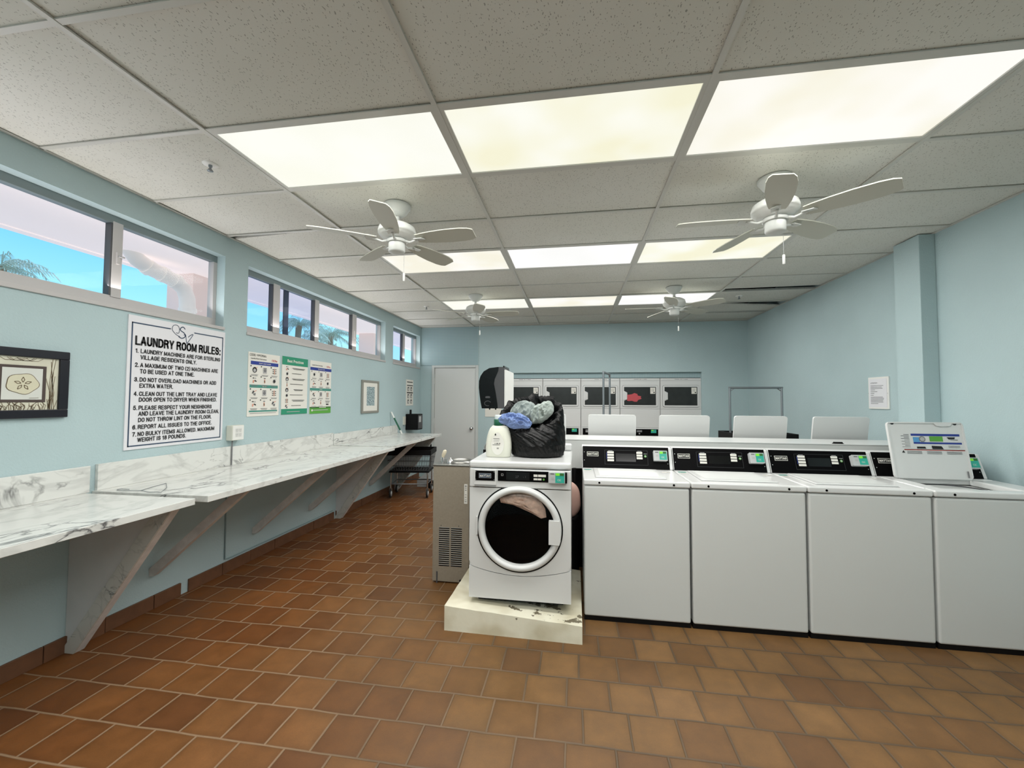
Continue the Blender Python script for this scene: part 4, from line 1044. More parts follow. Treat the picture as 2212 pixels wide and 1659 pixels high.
# bag of laundry
t = thing('laundry_bag', 'open black plastic bag of clothes on top of the front loader', 'bag', (-.27, 2.95, 1.0575))
rings_ = [(0, (-.265, 2.955, 1.060), .165, .125, 0), (.04, (-.265, 2.955, 1.066), .182, .145, 0), (.15, (-.266, 2.955, 1.10), .192, .158, .05), (.3, (-.268, 2.952, 1.15), .197, .165, .1), (.5, (-.278, 2.947, 1.215), .203, .166, .3),
          (.68, (-.292, 2.942, 1.275), .212, .166, .55), (.84, (-.308, 2.938, 1.33), .220, .164, .8), (.95, (-.318, 2.936, 1.362), .222, .162, .97), (1, (-.322, 2.936, 1.372), .214, .154, 1), (1.05, (-.320, 2.940, 1.362), .198, .138, 1), (1.15, (-.312, 2.952, 1.325), .175, .12, 1), (1.3, (-.30, 2.965, 1.28), .08, .06, 1)]
def rv(q, i, u): return q[i]*(1-u)
def bag_ring(tt):
    for a_, b_ in zip(rings_, rings_[1:]):
        if a_[0] <= tt <= b_[0]:
            u = (tt-a_[0])/(b_[0]-a_[0]); L = lambda x, y: x+(y-x)*u
            return Vector(a_[1]).lerp(Vector(b_[1]), u), L(a_[2], b_[2]), L(a_[3], b_[3]), L(a_[4], b_[4])
def bag_pt(u, v):
    tt = v*1.3; c, A, B, k = bag_ring(min(tt, 1.2999)); th = 2*pi*u
    e1 = Vector((1, 0, .10*k)); e2 = Vector((0, 1-.36*k, .77*k))
    p = c + e1*A*cos(th) + e2*B*sin(th)
    dirv = (e1*cos(th)+e2*sin(th)).normalized()
    amp = .003+.010*min(1, tt)**1.5
    sl = th + tt*.9
    ple = noise.noise((cos(sl)*4, sin(sl)*4, tt*1.2))*amp*1.8 + (1-abs(noise.noise((cos(sl)*11, sin(sl)*11, tt*1.6+5)))*2.4)*amp*.7 - amp*.3
    ple += .0035*(1-abs(noise.noise((cos(sl)*22, sin(sl)*22, tt*4)))*2.5) + .004*noise.noise((p.x*22, p.y*22, p.z*26))
    if tt < .03: ple *= .2
    p = p + dirv*ple
    if tt > .9: p.z += .010*noise.noise((cos(th)*9, sin(th)*9, 7))
    p.z = max(p.z, 1.0585)
    return p
f = MB(); f.grid(bag_pt, 220, 100, 'bag_plastic', closeu=True)
f.add([bag_pt(i/220, 0) for i in range(220)], [tuple(range(220))[::-1]], 'bag_plastic'); f.build('sack', t)
def cloth(name, label, c, A, B, Hh, e1, e2, m, seed, fold=.018, fr=10, nn=46):
    e1, e2 = Vector(e1).normalized(), Vector(e2).normalized(); nrm = e1.cross(e2).normalized()
    if nrm.z < 0: nrm = -nrm
    def fn(u, v):
        th = 2*pi*u; r = v
        qx, qy = cos(th)*r, sin(th)*r; ca, sa = cos(seed), sin(seed)
        qa, qb = qx*ca+qy*sa, -qx*sa+qy*ca
        wv = 1-abs(noise.noise(Vector((qa*fr*.22, qb*fr*.6, seed))+noise.noise_vector(Vector((qx, qy, seed)))*.6))*2.6
        wv2 = 1-abs(noise.noise(Vector((qa*fr*.55+3, qb*fr*.9, seed+2))))*2
        rad = 1+.16*noise.noise((cos(th)*2, sin(th)*2, seed+9))
        p = Vector(c) + e1*A*r*rad*cos(th) + e2*B*r*rad*sin(th)
        hgt = Hh*(max(0, 1-r**2.6))**.6
        return p + nrm*(hgt + fold*wv*(1-r**4) + fold*.35*wv2)
    f = MB(); f.grid(fn, nn*2, nn, m, closeu=True); o = f.build(name); tag(o, label, 'clothes', 'clothes in the black bag'); return o
cloth('grey_shirt', 'grey-green shirt bunched at the upper left of the bag opening', (-.372, 2.975, 1.368), .100, .088, .034, (1, 0, .15), (0, .55, .8), 'shirt_grey', 1.3, .026, 5)
cloth('grey_shirt', 'paler sage shirt standing up at the right of the bag opening', (-.232, 2.93, 1.360), .098, .070, .045, (.85, 0, .5), (-.25, .5, .8), 'shirt_sage', 4.2, .028, 5)
cloth('blue_shirt', 'blue garment spilling over the front rim of the bag', (-.410, 2.85, 1.305), .122, .058, .040, (1, 0, -.10), (0, .5, .8), 'shirt_blue', 7.7, .020, 8)

# drinking fountain
t = thing('drinking_fountain', 'taupe metal water cooler fountain left of the front loader', 'water fountain', (-.975, 3.35, 0))
fx0, fx1, fy0, fy1 = -1.127, -.830, 3.20, 3.52
f = MB().box(fx0, fx1, fy0+.004, fy1, .012, .918, 'fountain_body'); f.build('cabinet', t, bevel=.004)
f = MB(); F = Face(f, (fx0, fy0+.004, 0), (1, 0, 0), (0, 0, 1), (0, -1, 0), .0015)
for c0_, c1_ in ((.053, .140), (.152, .242)):
    for k in range(19):
        z = .135+k*.0162; F.rect(c0_, c1_, z, z+.0075, 'dark_void'); F.rect(c0_, c1_, z+.0075, z+.0105, 'light_grey')
for c0_ in (.07, .215): F.disc(c0_, .452, .004, 'dark_grey')
f.build('louvres', t)
f = MB(); F = Face(f, (fx0, fy0+.004, 0), (1, 0, 0), (0, 0, 1), (0, -1, 0), .0018)
F.rect(.257, .284, .63, .785, 'paper')
for k, (z, h_) in enumerate(((.765, .008), (.752, .004), (.735, .005), (.70, .003), (.68, .004), (.66, .003), (.645, .005))): F.rect(.264, .277, z, z+h_, 'ink_grey', 2)
f.build('sticker', t)
f = MB(); f.box(fx0-.003, fx1+.003, fy0, fy1, .918, .934, 'steel')
f.build('top_edge', t, bevel=.004)
f = MB(); f.grid(lambda u, v: (-.955+.115*cos(2*pi*u)*(1-.7*v), 3.37+.11*sin(2*pi*u)*(1-.7*v), .9365+.014*sin(pi*min(1, v*4))), 40, 14, 'steel', closeu=True)
f.build('basin', t)
f = MB().tube([(-1.082, 3.30, .934), (-1.082, 3.30, .975), (-1.078, 3.297, .985)], [.017, .015, .012], 'chrome', 14); f.build('spout_base', t)
f = MB().tube([(-1.08, 3.298, .978), (-1.07, 3.294, 1.005), (-1.058, 3.29, 1.03), (-1.053, 3.288, 1.038)], [.012, .016, .015, .007], 'antique_white', 14); f.build('spout_guard', t)
f = MB().lathe([(.032, .934), (.03, .95), (.02, .962), (.008, .966), (.008, .975), (0, .977)], (-1.015, 3.30, 0), 'chrome', 20); f.build('push_button', t)
MB().box(fx0+.035, fx0+.045, fy0-.001, fy0+.003, .0, .09, 'dark_grey').tube([(-.90, 3.198, .03), (-.86, 3.19, .035)], .008, 'black_matte').build('foot_bracket', t)

# partition panel with towel dispenser
tag(MB().box(-.614, -.598, 3.567, 4.02, 0, 1.718, 'white_plastic').build('partition_board', bevel=.003), 'white upright board at the end of the pipe chase', 'board')
t = thing('towel_dispenser', 'black smoked paper towel dispenser on the side of the white board', 'dispenser', (-.614, 3.73, 1.56))
prof = [(-.664, 1.744), (-.75, 1.734), (-.80, 1.705), (-.828, 1.665), (-.842, 1.62), (-.843, 1.56), (-.836, 1.50), (-.826, 1.43), (-.815, 1.377)]
bnd = [(-.672, 1.377), (-.675, 1.416), (-.690, 1.513), (-.707, 1.595), (-.700, 1.638), (-.671, 1.703), (-.664, 1.744)]
MB().prism([(x, 3.567, z) for x, z in prof] + [(x, 3.567, z) for x, z in bnd[:-1]], (0, .30, 0), 'black_gloss').build('cover', t, bevel=.012, seg=4)
MB().prism([(-.616, 3.571, 1.377)] + [(x, 3.571, z) for x, z in bnd] + [(-.63, 3.571, 1.744), (-.616, 3.571, 1.735)], (0, .292, 0), 'dark_grey').build('back_case', t, bevel=.003)
f = MB(); F = Face(f, (-.83, 3.567, 1.377), (1, 0, 0), (0, 0, 1), (0, -1, 0), .002)
for k in range(20):
    a0, a1 = .4+k*.24, .4+(k+1)*.24
    F.pl([(.068+.030*cos(a0), .045+.024*sin(a0)), (.068+.030*cos(a1), .045+.024*sin(a1)), (.068+.025*cos(a1), .045+.019*sin(a1)), (.068+.025*cos(a0), .045+.019*sin(a0))], 'dark_grey')
F.pl([(.045, .098), (.052, .108), (.085, .108), (.092, .098), (.086, .092), (.05, .092)], 'dark_grey')
f.build('paper_gauge', t)
MB().lathe([(.008, 0), (.006, -.012), (0, -.014)], (-.755, 3.62, 1.378), 'black_matte', 12).lathe([(.008, 0), (.006, -.012), (0, -.014)], (-.70, 3.62, 1.378), 'black_matte', 12).build('lock', t)
f = MB().box(-.628, -.616, 3.58, 3.85, 1.735, 1.755, 'black_gloss'); f.build('top_hinge', t, bevel=.004)

# pipe chase / ledge between the two rows
t = thing('pipe_chase', 'long white boxed ledge between the two rows of washers', 'ledge', (1.1, 3.8, 0))
MB().box(-.596, XR-.002, 3.585, 4.0, .872, 1.112, 'white_panel').build('box', t, bevel=.003)
MB().box(-.597, XR-.002, 3.580, 4.004, 1.112, 1.120, 'white_enamel').build('cap', t, bevel=.002)
MB().box(-.58, XR-.002, 3.70, 3.98, 0, .872, 'black_matte').build('lower_casing', t)  # black panel added for the dark void under the ledge
tag(MB().tube([(2.01, 3.60, 1.124), (2.07, 3.60, 1.124)], .011, 'black_matte', 12).box(2.0, 2.08, 3.592, 3.608, 1.1205, 1.125, 'black_matte').build('rubber_clip', bevel=.002), 'small black clip on top of the white ledge', 'clip')
# hoses and pink bag in the gap
tag(MB().tube([(-.005, 3.55, .88), (-.005, 3.54, .5), (.01, 3.53, .2), (.0, 3.5, .0)], .014, 'black_matte').build('drain_hose'), 'black hose running down in the gap beside the front loader', 'hose')
f = MB()
def pinkf(u, v):
    th = 2*pi*u; ph = pi*v; r = .115*(1+.12*noise.noise((cos(th)*2, sin(th)*2, v*3)))
    return (-.075+1.08*r*sin(ph)*cos(th), 3.46+.052*sin(ph)*sin(th), .635+.155*cos(ph))
f.grid(pinkf, 40, 24, 'pink_bag', closeu=True); tag(f.build('pink_sack'), 'pink sack wedged in the gap behind the front loader', 'sack')
tag(MB().lathe([(.060, 0), (.064, .02), (.068, .48), (.070, .50), (.060, .50), (.058, .03), (0, .03)], (-.035, 3.47, 0), 'black_matte', 28).build('waste_bin'), 'narrow black bin under the pink sack in the gap', 'bin')

# sink with faucet glimpsed behind
t = thing('utility_sink', 'chrome faucet and sink glimpsed behind the front loader', 'sink', (-.80, 3.80, 0))
f = MB(); f.box(-.90, -.64, 3.62, 3.98, .55, .88, 'white_plastic'); f.box(-.86, -.83, 3.66, 3.69, 0, .55, 'zinc').box(-.71, -.68, 3.66, 3.69, 0, .55, 'zinc').box(-.86, -.83, 3.91, 3.94, 0, .55, 'zinc').box(-.71, -.68, 3.91, 3.94, 0, .55, 'zinc')
f.build('tub', t, bevel=.008)
MB().tube([(-.70, 3.70, .88), (-.70, 3.70, 1.02), (-.715, 3.70, 1.058), (-.75, 3.70, 1.075), (-.79, 3.70, 1.062), (-.812, 3.70, 1.03), (-.815, 3.70, .99)], .010, 'chrome', 12).build('faucet', t)
MB().tube([(-.815, 3.70, 1.0), (-.815, 3.70, .97)], .014, 'black_matte', 12).build('nozzle', t)

# ================================================================== TOP LOADERS
def make_washer(open_lid, name='top_load_washer'):
    t = thing(name, '', 'washer', (0, 0, 0)); Wd = .678; H = .888
    MB().box(.003, Wd-.005, .0, .66, .032, H-.004, 'white_panel').build('cabinet', t, bevel=.012, seg=3)
    MB().box(.004, Wd-.004, .012, .62, .0, .034, 'black_matte').build('kick_base', t)
    f = MB(); zt = .926
    lx0, lx1, ly0, ly1 = .082, .546, .065, .425
    if open_lid:
        # rim with an opening
        f.box(0, Wd, -.006, ly0+.01, H, zt, 'white_enamel').box(0, Wd, ly1, .66, H, zt, 'white_enamel')
        f.box(0, lx0+.02, ly0+.01, ly1, H, zt, 'white_enamel').box(lx1-.02, Wd, ly0+.01, ly1, H, zt, 'white_enamel')
    else:
        f.box(0, Wd, -.006, .66, H, zt, 'white_enamel')
    f.build('top', t, bevel=.010, seg=3)
    f = MB()
    for hx in (.103, .576): f.lathe([(.007, 0), (.0065, -.002), (0, -.002)], (hx, -.006, .906), 'dark_void', 14, 'y')
    f.build('screw_plug', t)
    if open_lid:
        o = MB().box(lx0+.021, lx1-.021, ly0+.011, ly1-.001, .60, .61, 'dark_void').lathe([(.17, .61), (.17, .88), (.19, .89)], ((lx0+lx1)/2, (ly0+ly1)/2, 0), 'dark_grey', 40, 'z', True, False).build('tub', t)
        f = MB(); h = .386; a = radians(10.5); U = Vector((1, 0, 0)); V = Vector((0, sin(a), cos(a))); N_ = Vector((0, -cos(a), sin(a)))
        O = Vector((lx0-.018, ly1-.03, zt+.004)); wL = lx1-lx0+.0
        rad = .022; pts = []
        for (cx_, cy_, a0) in ((wL-rad, h-rad, 0), (rad, h-rad, 90), (rad, rad, 180), (wL-rad, rad, 270)):
            for k in range(5): an = radians(a0+k*22.5); pts.append(O+U*(cx_+rad*cos(an))+V*(cy_+rad*sin(an)))
        f.prism(pts, -N_*.012, 'white_enamel', True)
        n_ = len(pts)
        # raised lip round the inner face
        inn = [O+U*(max(.009, min(wL-.009, (p-O).dot(U))))+V*(max(.009, min(h-.009, (p-O).dot(V)))) for p in pts]
        v_ = [p for p in pts]+[p+N_*.008 for p in pts]+[p+N_*.008 for p in inn]+inn
        fs_ = []
        for r_ in range(3):
            for k in range(n_): fs_.append((r_*n_+k, r_*n_+(k+1) % n_, (r_+1)*n_+(k+1) % n_, (r_+1)*n_+k))
        f.add(v_, fs_, 'white_enamel')
        lid = f.build('lid', t)
        g = MB(); F = Face(g, O, U, V, N_, .0015)
        for uu in (.035, wL-.045):
            gb_ = MB(); gb_.lathe([(.010, 0), (.009, .006), (0, .007)], tuple(O+U*uu+V*(h-.010)+N_*.004), 'ink_black', 12, 'y'); gb_.build('rubber_bumper', lid)
        g.prism([O+U*.285+V*(h-.004)+N_*.006, O+U*.30+V*(h-.026)+N_*.006, O+U*.34+V*(h-.030)+N_*.006, O+U*.385+V*(h-.026)+N_*.006, O+U*.40+V*(h-.004)+N_*.006], N_*.004, 'white_enamel')
        g.build('catch_plate', lid)
        g = MB(); F = Face(g, O, U, V, N_, .0015); F.rect(wL-.030, wL-.020, .012, .055, 'ink_grey', 4); g.build('hinge_clip', lid)
        g = MB(); F = Face(g, O, U, V, N_, .0012); v1 = h-.085
        F.rect(.140, .435, v1-.011, v1+.004, 'ink_blue'); F.rect(.150, .44, v1-.066, v1-.054, 'ink_blue'); F.rect(.150, .19, v1-.054, v1-.02, 'ink_sky', 1)
        F.disc(.205, v1-.033, .020, 'ink_grey', 2); F.disc(.205, v1-.033, .014, 'ink_light', 3); F.rect(.25, .33, v1-.048, v1-.013, 'ink_leaf', 2)
        F.pl([(.355, v1-.018), (.405, v1-.018), (.40, v1-.030), (.365, v1-.032)], 'ink_black', 2); F.rect(.375, .42, v1-.038, v1-.034, 'ink_grey', 2)
        F.pl([(.165, v1-.085), (.215, v1-.085), (.22, v1-.098), (.165, v1-.098)], 'ink_black', 2); F.pl([(.255, v1-.078), (.315, v1-.08), (.325, v1-.100), (.257, v1-.100)], 'ink_black', 2)
        F.rect(.355, .425, v1-.080, v1-.077, 'ink_grey', 2); F.rect(.355, .425, v1-.089, v1-.086, 'ink_grey', 2)
        F.rect(.085, .45, v1-.110, v1-.1065, 'ink_red', 2); F.rect(.085, .45, v1-.1065, v1-.103, 'umber_frame', 2)
        for k in range(10): F.rect(.095-.03*(k % 2)*.6, .128, v1-.004-k*.0095, v1-.001-k*.0095, 'dark_grey' if k < 4 else 'ink_grey', 1)
        for r_ in range(3):
            for c_ in range(3): F.rect(.10+c_*.12, .10+c_*.12+.09, v1-.120-r_*.007, v1-.117-r_*.007, 'ink_grey', 2)
        F.pl([(.068, v1-.128), (.088, v1-.128), (.078, v1-.112)], 'ink_black', 2)
        g.build('instruction_sheet', lid)
    else:
        f = MB(); f.box(lx0, lx1, ly0, ly1, zt, zt+.010, 'white_enamel'); lid = f.build('lid', t, bevel=.008, seg=3)
        MB().box(lx0-.004, lx1+.004, ly0-.004, ly1+.004, zt, zt+.0012, 'ink_light').build('lid_seal', lid)  # thin sheet paints the shaded seam gap around the lid
        f = MB(); f.box(lx0+.03, lx1-.03, ly0+.03, ly1-.02, zt+.0102, zt+.0112, 'white_panel'); f.build('lid_recess', lid)
        f = MB(); F = Face(f, (0, 0, zt), (1, 0, 0), (0, 1, 0), (0, 0, 1), .0012)
        F.rect(.012, .066, .37, .405, 'ink_teal'); F.rect(.014, .064, .33, .366, 'paper'); F.rect(.02, .05, .352, .356, 'ink_grey', 2); F.rect(.02, .055, .338, .342, 'ink_grey', 2)
        f.build('care_label', t)
        f = MB(); F = Face(f, (0, 0, zt), (1, 0, 0), (0, 1, 0), (0, 0, 1), .0012); F.rect(.575, .635, .345, .372, 'paper', .8); F.rect(.58, .60, .362, .368, 'ink_light', 2); F.rect(.605, .63, .35, .356, 'ink_grey', 2); f.build('model_label', t)
    # console
    cy0, cy1, cz0, cz1 = .475, .535, .926, 1.082
    f = MB(); f.prism([(0, cy0, cz0), (0, cy1, cz1), (0, cy1+.03, cz1+.006), (0, .66, cz1+.006), (0, .66, cz0)], (Wd, 0, 0), 'white_enamel'); f.build('console', t, bevel=.004)
    V = Vector((0, cy1-cy0, cz1-cz0)); hh = V.length; V.normalize(); N_ = Vector((0, -V.z, V.y))
    f = MB(); O = Vector((.004, cy0, cz0)); pts = [O+V*.0, O+Vector((.652, 0, 0)), O+Vector((.652, 0, 0))+V*(hh+.005), O+V*(hh+.005)]; f.prism([p+N_*.003 for p in pts], -N_*.003, 'black_panel')
    F = Face(f, O+N_*.003, (1, 0, 0), V, N_, .0008)
    F.rect(.033, .122, .092, .128, 'paper'); F.rect(.036, .119, .095, .125, 'ink_black', 2); sign_text(F, 'MAYTAG', .0775, .1015, .017, 'paper', width=.074, t=.2, align='c', k=3)
    F.frame(.17, .495, .030, .145, .0012, 'dark_grey', 1); F.rect(.255, .405, .055, .118, 'display', 2)
    for k in range(4): F.rect(.190, .240, .118-k*.021, .134-k*.021, 'paper', 2)
    for k in range(3): F.rect(.412, .456, .118-k*.021, .134-k*.021, 'paper', 2)
    F.rect(.184, .187, .07, .125, 'ink_blue', 2); F.rect(.198, .23, .137, .140, 'ink_light', 2); F.rect(.42, .45, .137, .140, 'ink_light', 2); F.disc(.478, .100, .0095, 'ink_leaf', 2); F.disc(.478, .100, .006, 'ink_light', 3); F.rect(.466, .49, .117, .120, 'ink_light', 2)
    for a_, b_ in ((.012, .125), (.012, .06), (.64, .135), (.64, .045)): F.disc(a_, b_, .003, 'light_grey', 2, 10)
    f.build('control_panel', t)
    f = MB(); w_, h_ = .100, .078; x_ = .535
    q = [O+Vector((x_, 0, 0))+V*.062, O+Vector((x_+w_, 0, 0))+V*.062, O+Vector((x_+w_, 0, 0))+V*(.062+h_), O+Vector((x_, 0, 0))+V*(.062+h_)]
    f.prism([p+N_*.034 for p in q], -N_*.033, 'light_grey'); rd = f.build('card_reader', t, bevel=.007, seg=3)
    f = MB(); F = Face(f, q[0]+N_*.034, (1, 0, 0), V, N_, .0012)
    F.rect(w_*.42, w_*.96, h_*.10, h_*.92, 'reader_teal'); F.rect(w_*.44, w_*.68, h_*.68, h_*.90, 'led_green', 2); F.rect(w_*.70, w_*.92, h_*.70, h_*.90, 'ink_dark_leaf', 2)
    F.rect(w_*.12, w_*.36, h_*.80, h_*.87, 'dark_grey'); F.rect(w_*.16, w_*.34, h_*.40, h_*.58, 'ink_light'); F.text('CSC', w_*.55, h_*.26, h_*.16, 'paper', width=w_*.22)
    f.build('reader_label', rd)
    return t
WPOS = [.056+.684*i for i in range(4)]
w1 = make_washer(False); w1.location = (WPOS[0], 2.822, 0)
w2 = copy_tree(w1); w2.location = (WPOS[1], 2.822, 0)
w3 = copy_tree(w1); w3.location = (WPOS[2], 2.822, 0)
w4 = make_washer(True); w4.location = (WPOS[3], 2.822, 0)
for w_, lb in ((w1, 'white top-loading washer next to the front loader, lid closed'), (w2, 'closed white top-loading washer, second from the front loader'), (w3, 'closed white top-loading washer left of the open one'), (w4, 'front row top-loading washer with its lid standing open by the right wall')):
    tag(w_, lb, 'washer', 'front row top-loading washers')
rl = ['rear row washer mostly hidden behind the black laundry bag, lid up', 'rear row washer with raised lid in front of the end-on rack', 'rear row washer with raised lid in front of the rightmost dryers', 'rear row washer with raised lid below the wide hanging rack', 'rear row washer with raised lid below the wall notice']
for k in range(-1, 4):
    c = copy_tree(w4); c.location = (-.019+.684*k+.678, 4.675, 0); c.rotation_euler = (0, 0, pi)
    tag(c, rl[k+1], 'washer', 'rear row top-loading washers')

# ================================================================== DRYERS
def make_dryer():
    t = thing('stacked_dryer', '', 'dryer', (0, 0, 0)); Wd = .680
    MB().box(0, Wd, .012, .75, .0, 1.842, 'white_panel').build('cabinet', t, bevel=.004)
    f = MB().box(.004, Wd-.004, 0, .012, 1.802, 1.840, 'white_enamel'); F = Face(f, (0, 0, 0), (1, 0, 0), (0, 0, 1), (0, -1, 0), .001)
    for a_, b_ in ((.24, .32), (.335, .36), (.375, .385), (.40, .46)): F.rect(a_, b_, 1.818, 1.825, 'ink_grey')
    f.build('header_strip', t)
    for zb_, up in ((0, True), (-.93, False)):
        f = MB()
        if up: f.box(.004, Wd-.004, 0, .012, 1.306, 1.798, 'white_enamel')
        else: f.box(.004, Wd-.004, 0, .012, .06, .80, 'white_enamel')
        f.build('front_panel', t, bevel=.003)
        z0, z1 = (1.342, 1.716) if up else (.30, .674)
        f = MB(); F = Face(f, (0, 0, 0), (1, 0, 0), (0, 0, 1), (0, -1, 0), .001)
        def rr(u0, u1, v0, v1, r, m, k):
            pts = []
            for (a_, b_, s0) in ((u1-r, v1-r, 0), (u0+r, v1-r, 90), (u0+r, v0+r, 180), (u1-r, v0+r, 270)):
                for q in range(5): pts.append((a_+r*cos(radians(s0+q*22.5)), b_+r*sin(radians(s0+q*22.5))))
            F.pl(pts, m, k); return pts
        rr(.034, .646, z0-.004, z1+.004, .035, 'seam', 1)
        pts = rr(.038, .642, z0, z1, .032, 'white_enamel', 2)
        f.prism([F.p(a_, b_, 2) for a_, b_ in pts], (0, -.012, 0), 'white_enamel')
        d = f.build('door', t)
        f = MB(); F = Face(f, (0, -.014, 0), (1, 0, 0), (0, 0, 1), (0, -1, 0), .001)
        g0, g1, h0_, h1_ = .068, .608, z0+.026, z1-.028
        F.pl([(g0, h0_), (g1, h0_), (g1, h1_), (g0, h1_), (g0, h1_-.07), (g0+.055, h1_-.10), (g0+.055, h0_+.10), (g0, h0_+.075)], 'dryer_window', 1)
        f.build('window', d)
        f = MB(); F = Face(f, (0, -.014, 0), (1, 0, 0), (0, 0, 1), (0, -1, 0), .002)
        F.rect(g1-.095, g1-.012, h1_-.12, h1_-.012, 'paper', 1); F.text('12', g1-.07, h1_-.075, .04, 'ink_grey', width=.035, k=2); F.disc(g1-.032, h1_-.098, .012, 'ink_black', 2, 10)
        f.build('price_card', d)
        MB().prism([(.064, -.016, h0_+.085), (.118, -.016, h0_+.105), (.118, -.016, h1_-.105), (.064, -.016, h1_-.085)], (0, -.012, 0), 'white_enamel').build('door_handle', d, bevel=.003)
    f = MB().box(.004, Wd-.004, 0, .012, .975, 1.302, 'white_enamel'); f.build('middle_panel', t, bevel=.002)
    f = MB().box(.004, Wd-.004, -.004, .012, .81, .972, 'white_enamel').box(.03, .64, -.008, -.004, .835, .950, 'black_panel')
    F = Face(f, (0, -.008, 0), (1, 0, 0), (0, 0, 1), (0, -1, 0), .001)
    F.rect(.08, .16, .88, .90, 'ink_light'); F.rect(.08, .16, .91, .925, 'ink_light'); F.rect(.28, .37, .895, .93, 'ink_grey'); F.disc(.325, .87, .012, 'ink_light'); F.rect(.52, .61, .885, .94, 'reader_teal'); F.rect(.53, .56, .92, .938, 'led_green', 2)
    f.build('control_panel', t)
    return t
d0 = make_dryer(); dl = ['stacked dryer leftmost in the recess, behind the towel dispenser', 'second stacked dryer from the left in the recess', 'stacked dryer behind the end-on hanging rack poles', 'stacked dryer with red cloth in its upper window', 'rightmost stacked dryer at the corner of the recess']
for k in range(5):
    c = d0 if k == 0 else copy_tree(d0); c.location = (-1.262+.684*k, YB+.05, 0); tag(c, dl[k], 'dryer', 'stacked dryers in the back wall')
f = MB(); F = Face(f, (-1.262+.684*3, YB+.05-.016, 0), (1, 0, 0), (0, 0, 1), (0, -1, 0), .002)
random.seed(5)
pts = [(.22+.13*cos(q*pi/9)*(1+.18*sin(q*2.3)), 1.50+.07*sin(q*pi/9)*(1+.2*cos(q*1.7))) for q in range(18)]
f.prism([F.p(a_, b_) for a_, b_ in pts], (0, -.004, 0), 'shirt_red'); tag(f.build('red_cloth'), 'red cloth showing in the fourth dryer window', 'laundry')
tag(MB().box(-1.64, -1.33, YB-.008, YB-.001, 1.14, 1.38, 'paper').build('wall_notice'), 'plain white notice on the back wall below the towel dispenser', 'notice')

# ================================================================== RIGHT WALL
t = thing('notice_holder', 'white framed paper notice screwed to the right wall', 'notice', (XR, 4.435, 1.53))
a, b, z0, z1 = 4.300, 4.567, 1.380, 1.687; f = MB()
f.box(XR-.012, XR, a, b, z0, z1, 'white_plastic'); f.build('holder', t, bevel=.002)
f = MB(); F = Face(f, (XR-.012, b, z0), (0, -1, 0), (0, 0, 1), (-1, 0, 0), .0015); W = b-a
F.rect(.012, W-.02, .018, .290, 'sign_white'); F.text('ATTENTION', .035, .245, .012, 'dark_grey', width=.09, k=2)
for k, (v, w_) in enumerate(((.222, .17), (.208, .15), (.196, .16), (.182, .06), (.165, .09), (.148, .05), (.130, .04), (.112, .16), (.100, .175), (.088, .17), (.076, .16), (.064, .165), (.050, .10))): F.rect(.035, .035+w_, v, v+.0045, 'ink_grey', 2)
F.disc(.004, .15, .003, 'dark_grey', 2, 8); F.disc(W-.01, .15, .003, 'dark_grey', 2, 8)
f.build('paper_sheet', t)

# ================================================================== CEILING THINGS
def make_fan():
    t = thing('ceiling_fan', '', 'fan', (0, 0, 0))
    MB().lathe([(.092, 0), (.094, -.008), (.088, -.022), (.080, -.032), (.066, -.055), (.046, -.072), (.03, -.080), (.0, -.081)], (0, 0, 0), 'fan_white', 36).build('canopy', t)
    MB().lathe([(.016, -.07), (.016, -.125)], (0, 0, 0), 'fan_white', 16).build('downrod', t)
    MB().lathe([(.02, -.115), (.04, -.128), (.09, -.140), (.122, -.160), (.130, -.185), (.130, -.205), (.122, -.208), (.118, -.222), (.105, -.226), (.100, -.238), (.06, -.242), (.055, -.25)], (0, 0, 0), 'fan_white', 48).build('motor_housing', t)
    MB().lathe([(.066, -.245), (.070, -.252), (.070, -.262), (.066, -.268)], (0, 0, 0), 'fan_white', 36).build('blade_ring', t)
    MB().lathe([(.055, -.268), (.057, -.275), (.057, -.325), (.052, -.335), (.030, -.338), (0, -.338)], (0, 0, 0), 'fan_white', 32).build('switch_housing', t)
    for k in range(5):
        A = Matrix.Rotation(2*pi*k/5, 3, 'Z'); pit = radians(-12)
        f = MB(); f.tube([A @ Vector((.06, 0, -.257)), A @ Vector((.10, 0, -.270)), A @ Vector((.135, 0, -.262)), A @ Vector((.165, 0, -.256))], [.010, .008, .008, .009], 'fan_white', 8)
        f.prism([A @ Vector(p) for p in ((.14, -.03, -.261), (.2, -.035, -.262), (.215, 0, -.259), (.2, .035, -.251), (.14, .03, -.253))], (0, 0, .004), 'fan_white'); f.build('blade_arm', t)
        out = []
        for u, hw in ((0, .042), (.1, .052), (.3, .064), (.55, .072), (.8, .071), (.93, .062), (1, .045)): out.append((.15+.42*u, hw))
        pts = [(x, -h) for x, h in out] + [(x, h) for x, h in out[::-1]]
        f = MB(); f.prism([A @ Vector((x, y*cos(pit), -.250+y*sin(pit))) for x, y in pts], (0, 0, .006), 'fan_blade'); f.build('blade', t, bevel=.0015)
    f = MB(); f.tube([(.055, -.01, -.32), (.06, -.01, -.335), (.06, -.01, -.465)], .0012, 'light_grey', 6); c = f.build('pull_chain', t)
    MB().lathe([(.006, -.465), (.008, -.468), (.008, -.52), (.006, -.524)], (.06, -.01, 0), 'white_plastic', 12).build('pull_knob', c)
    return t
f0 = make_fan()
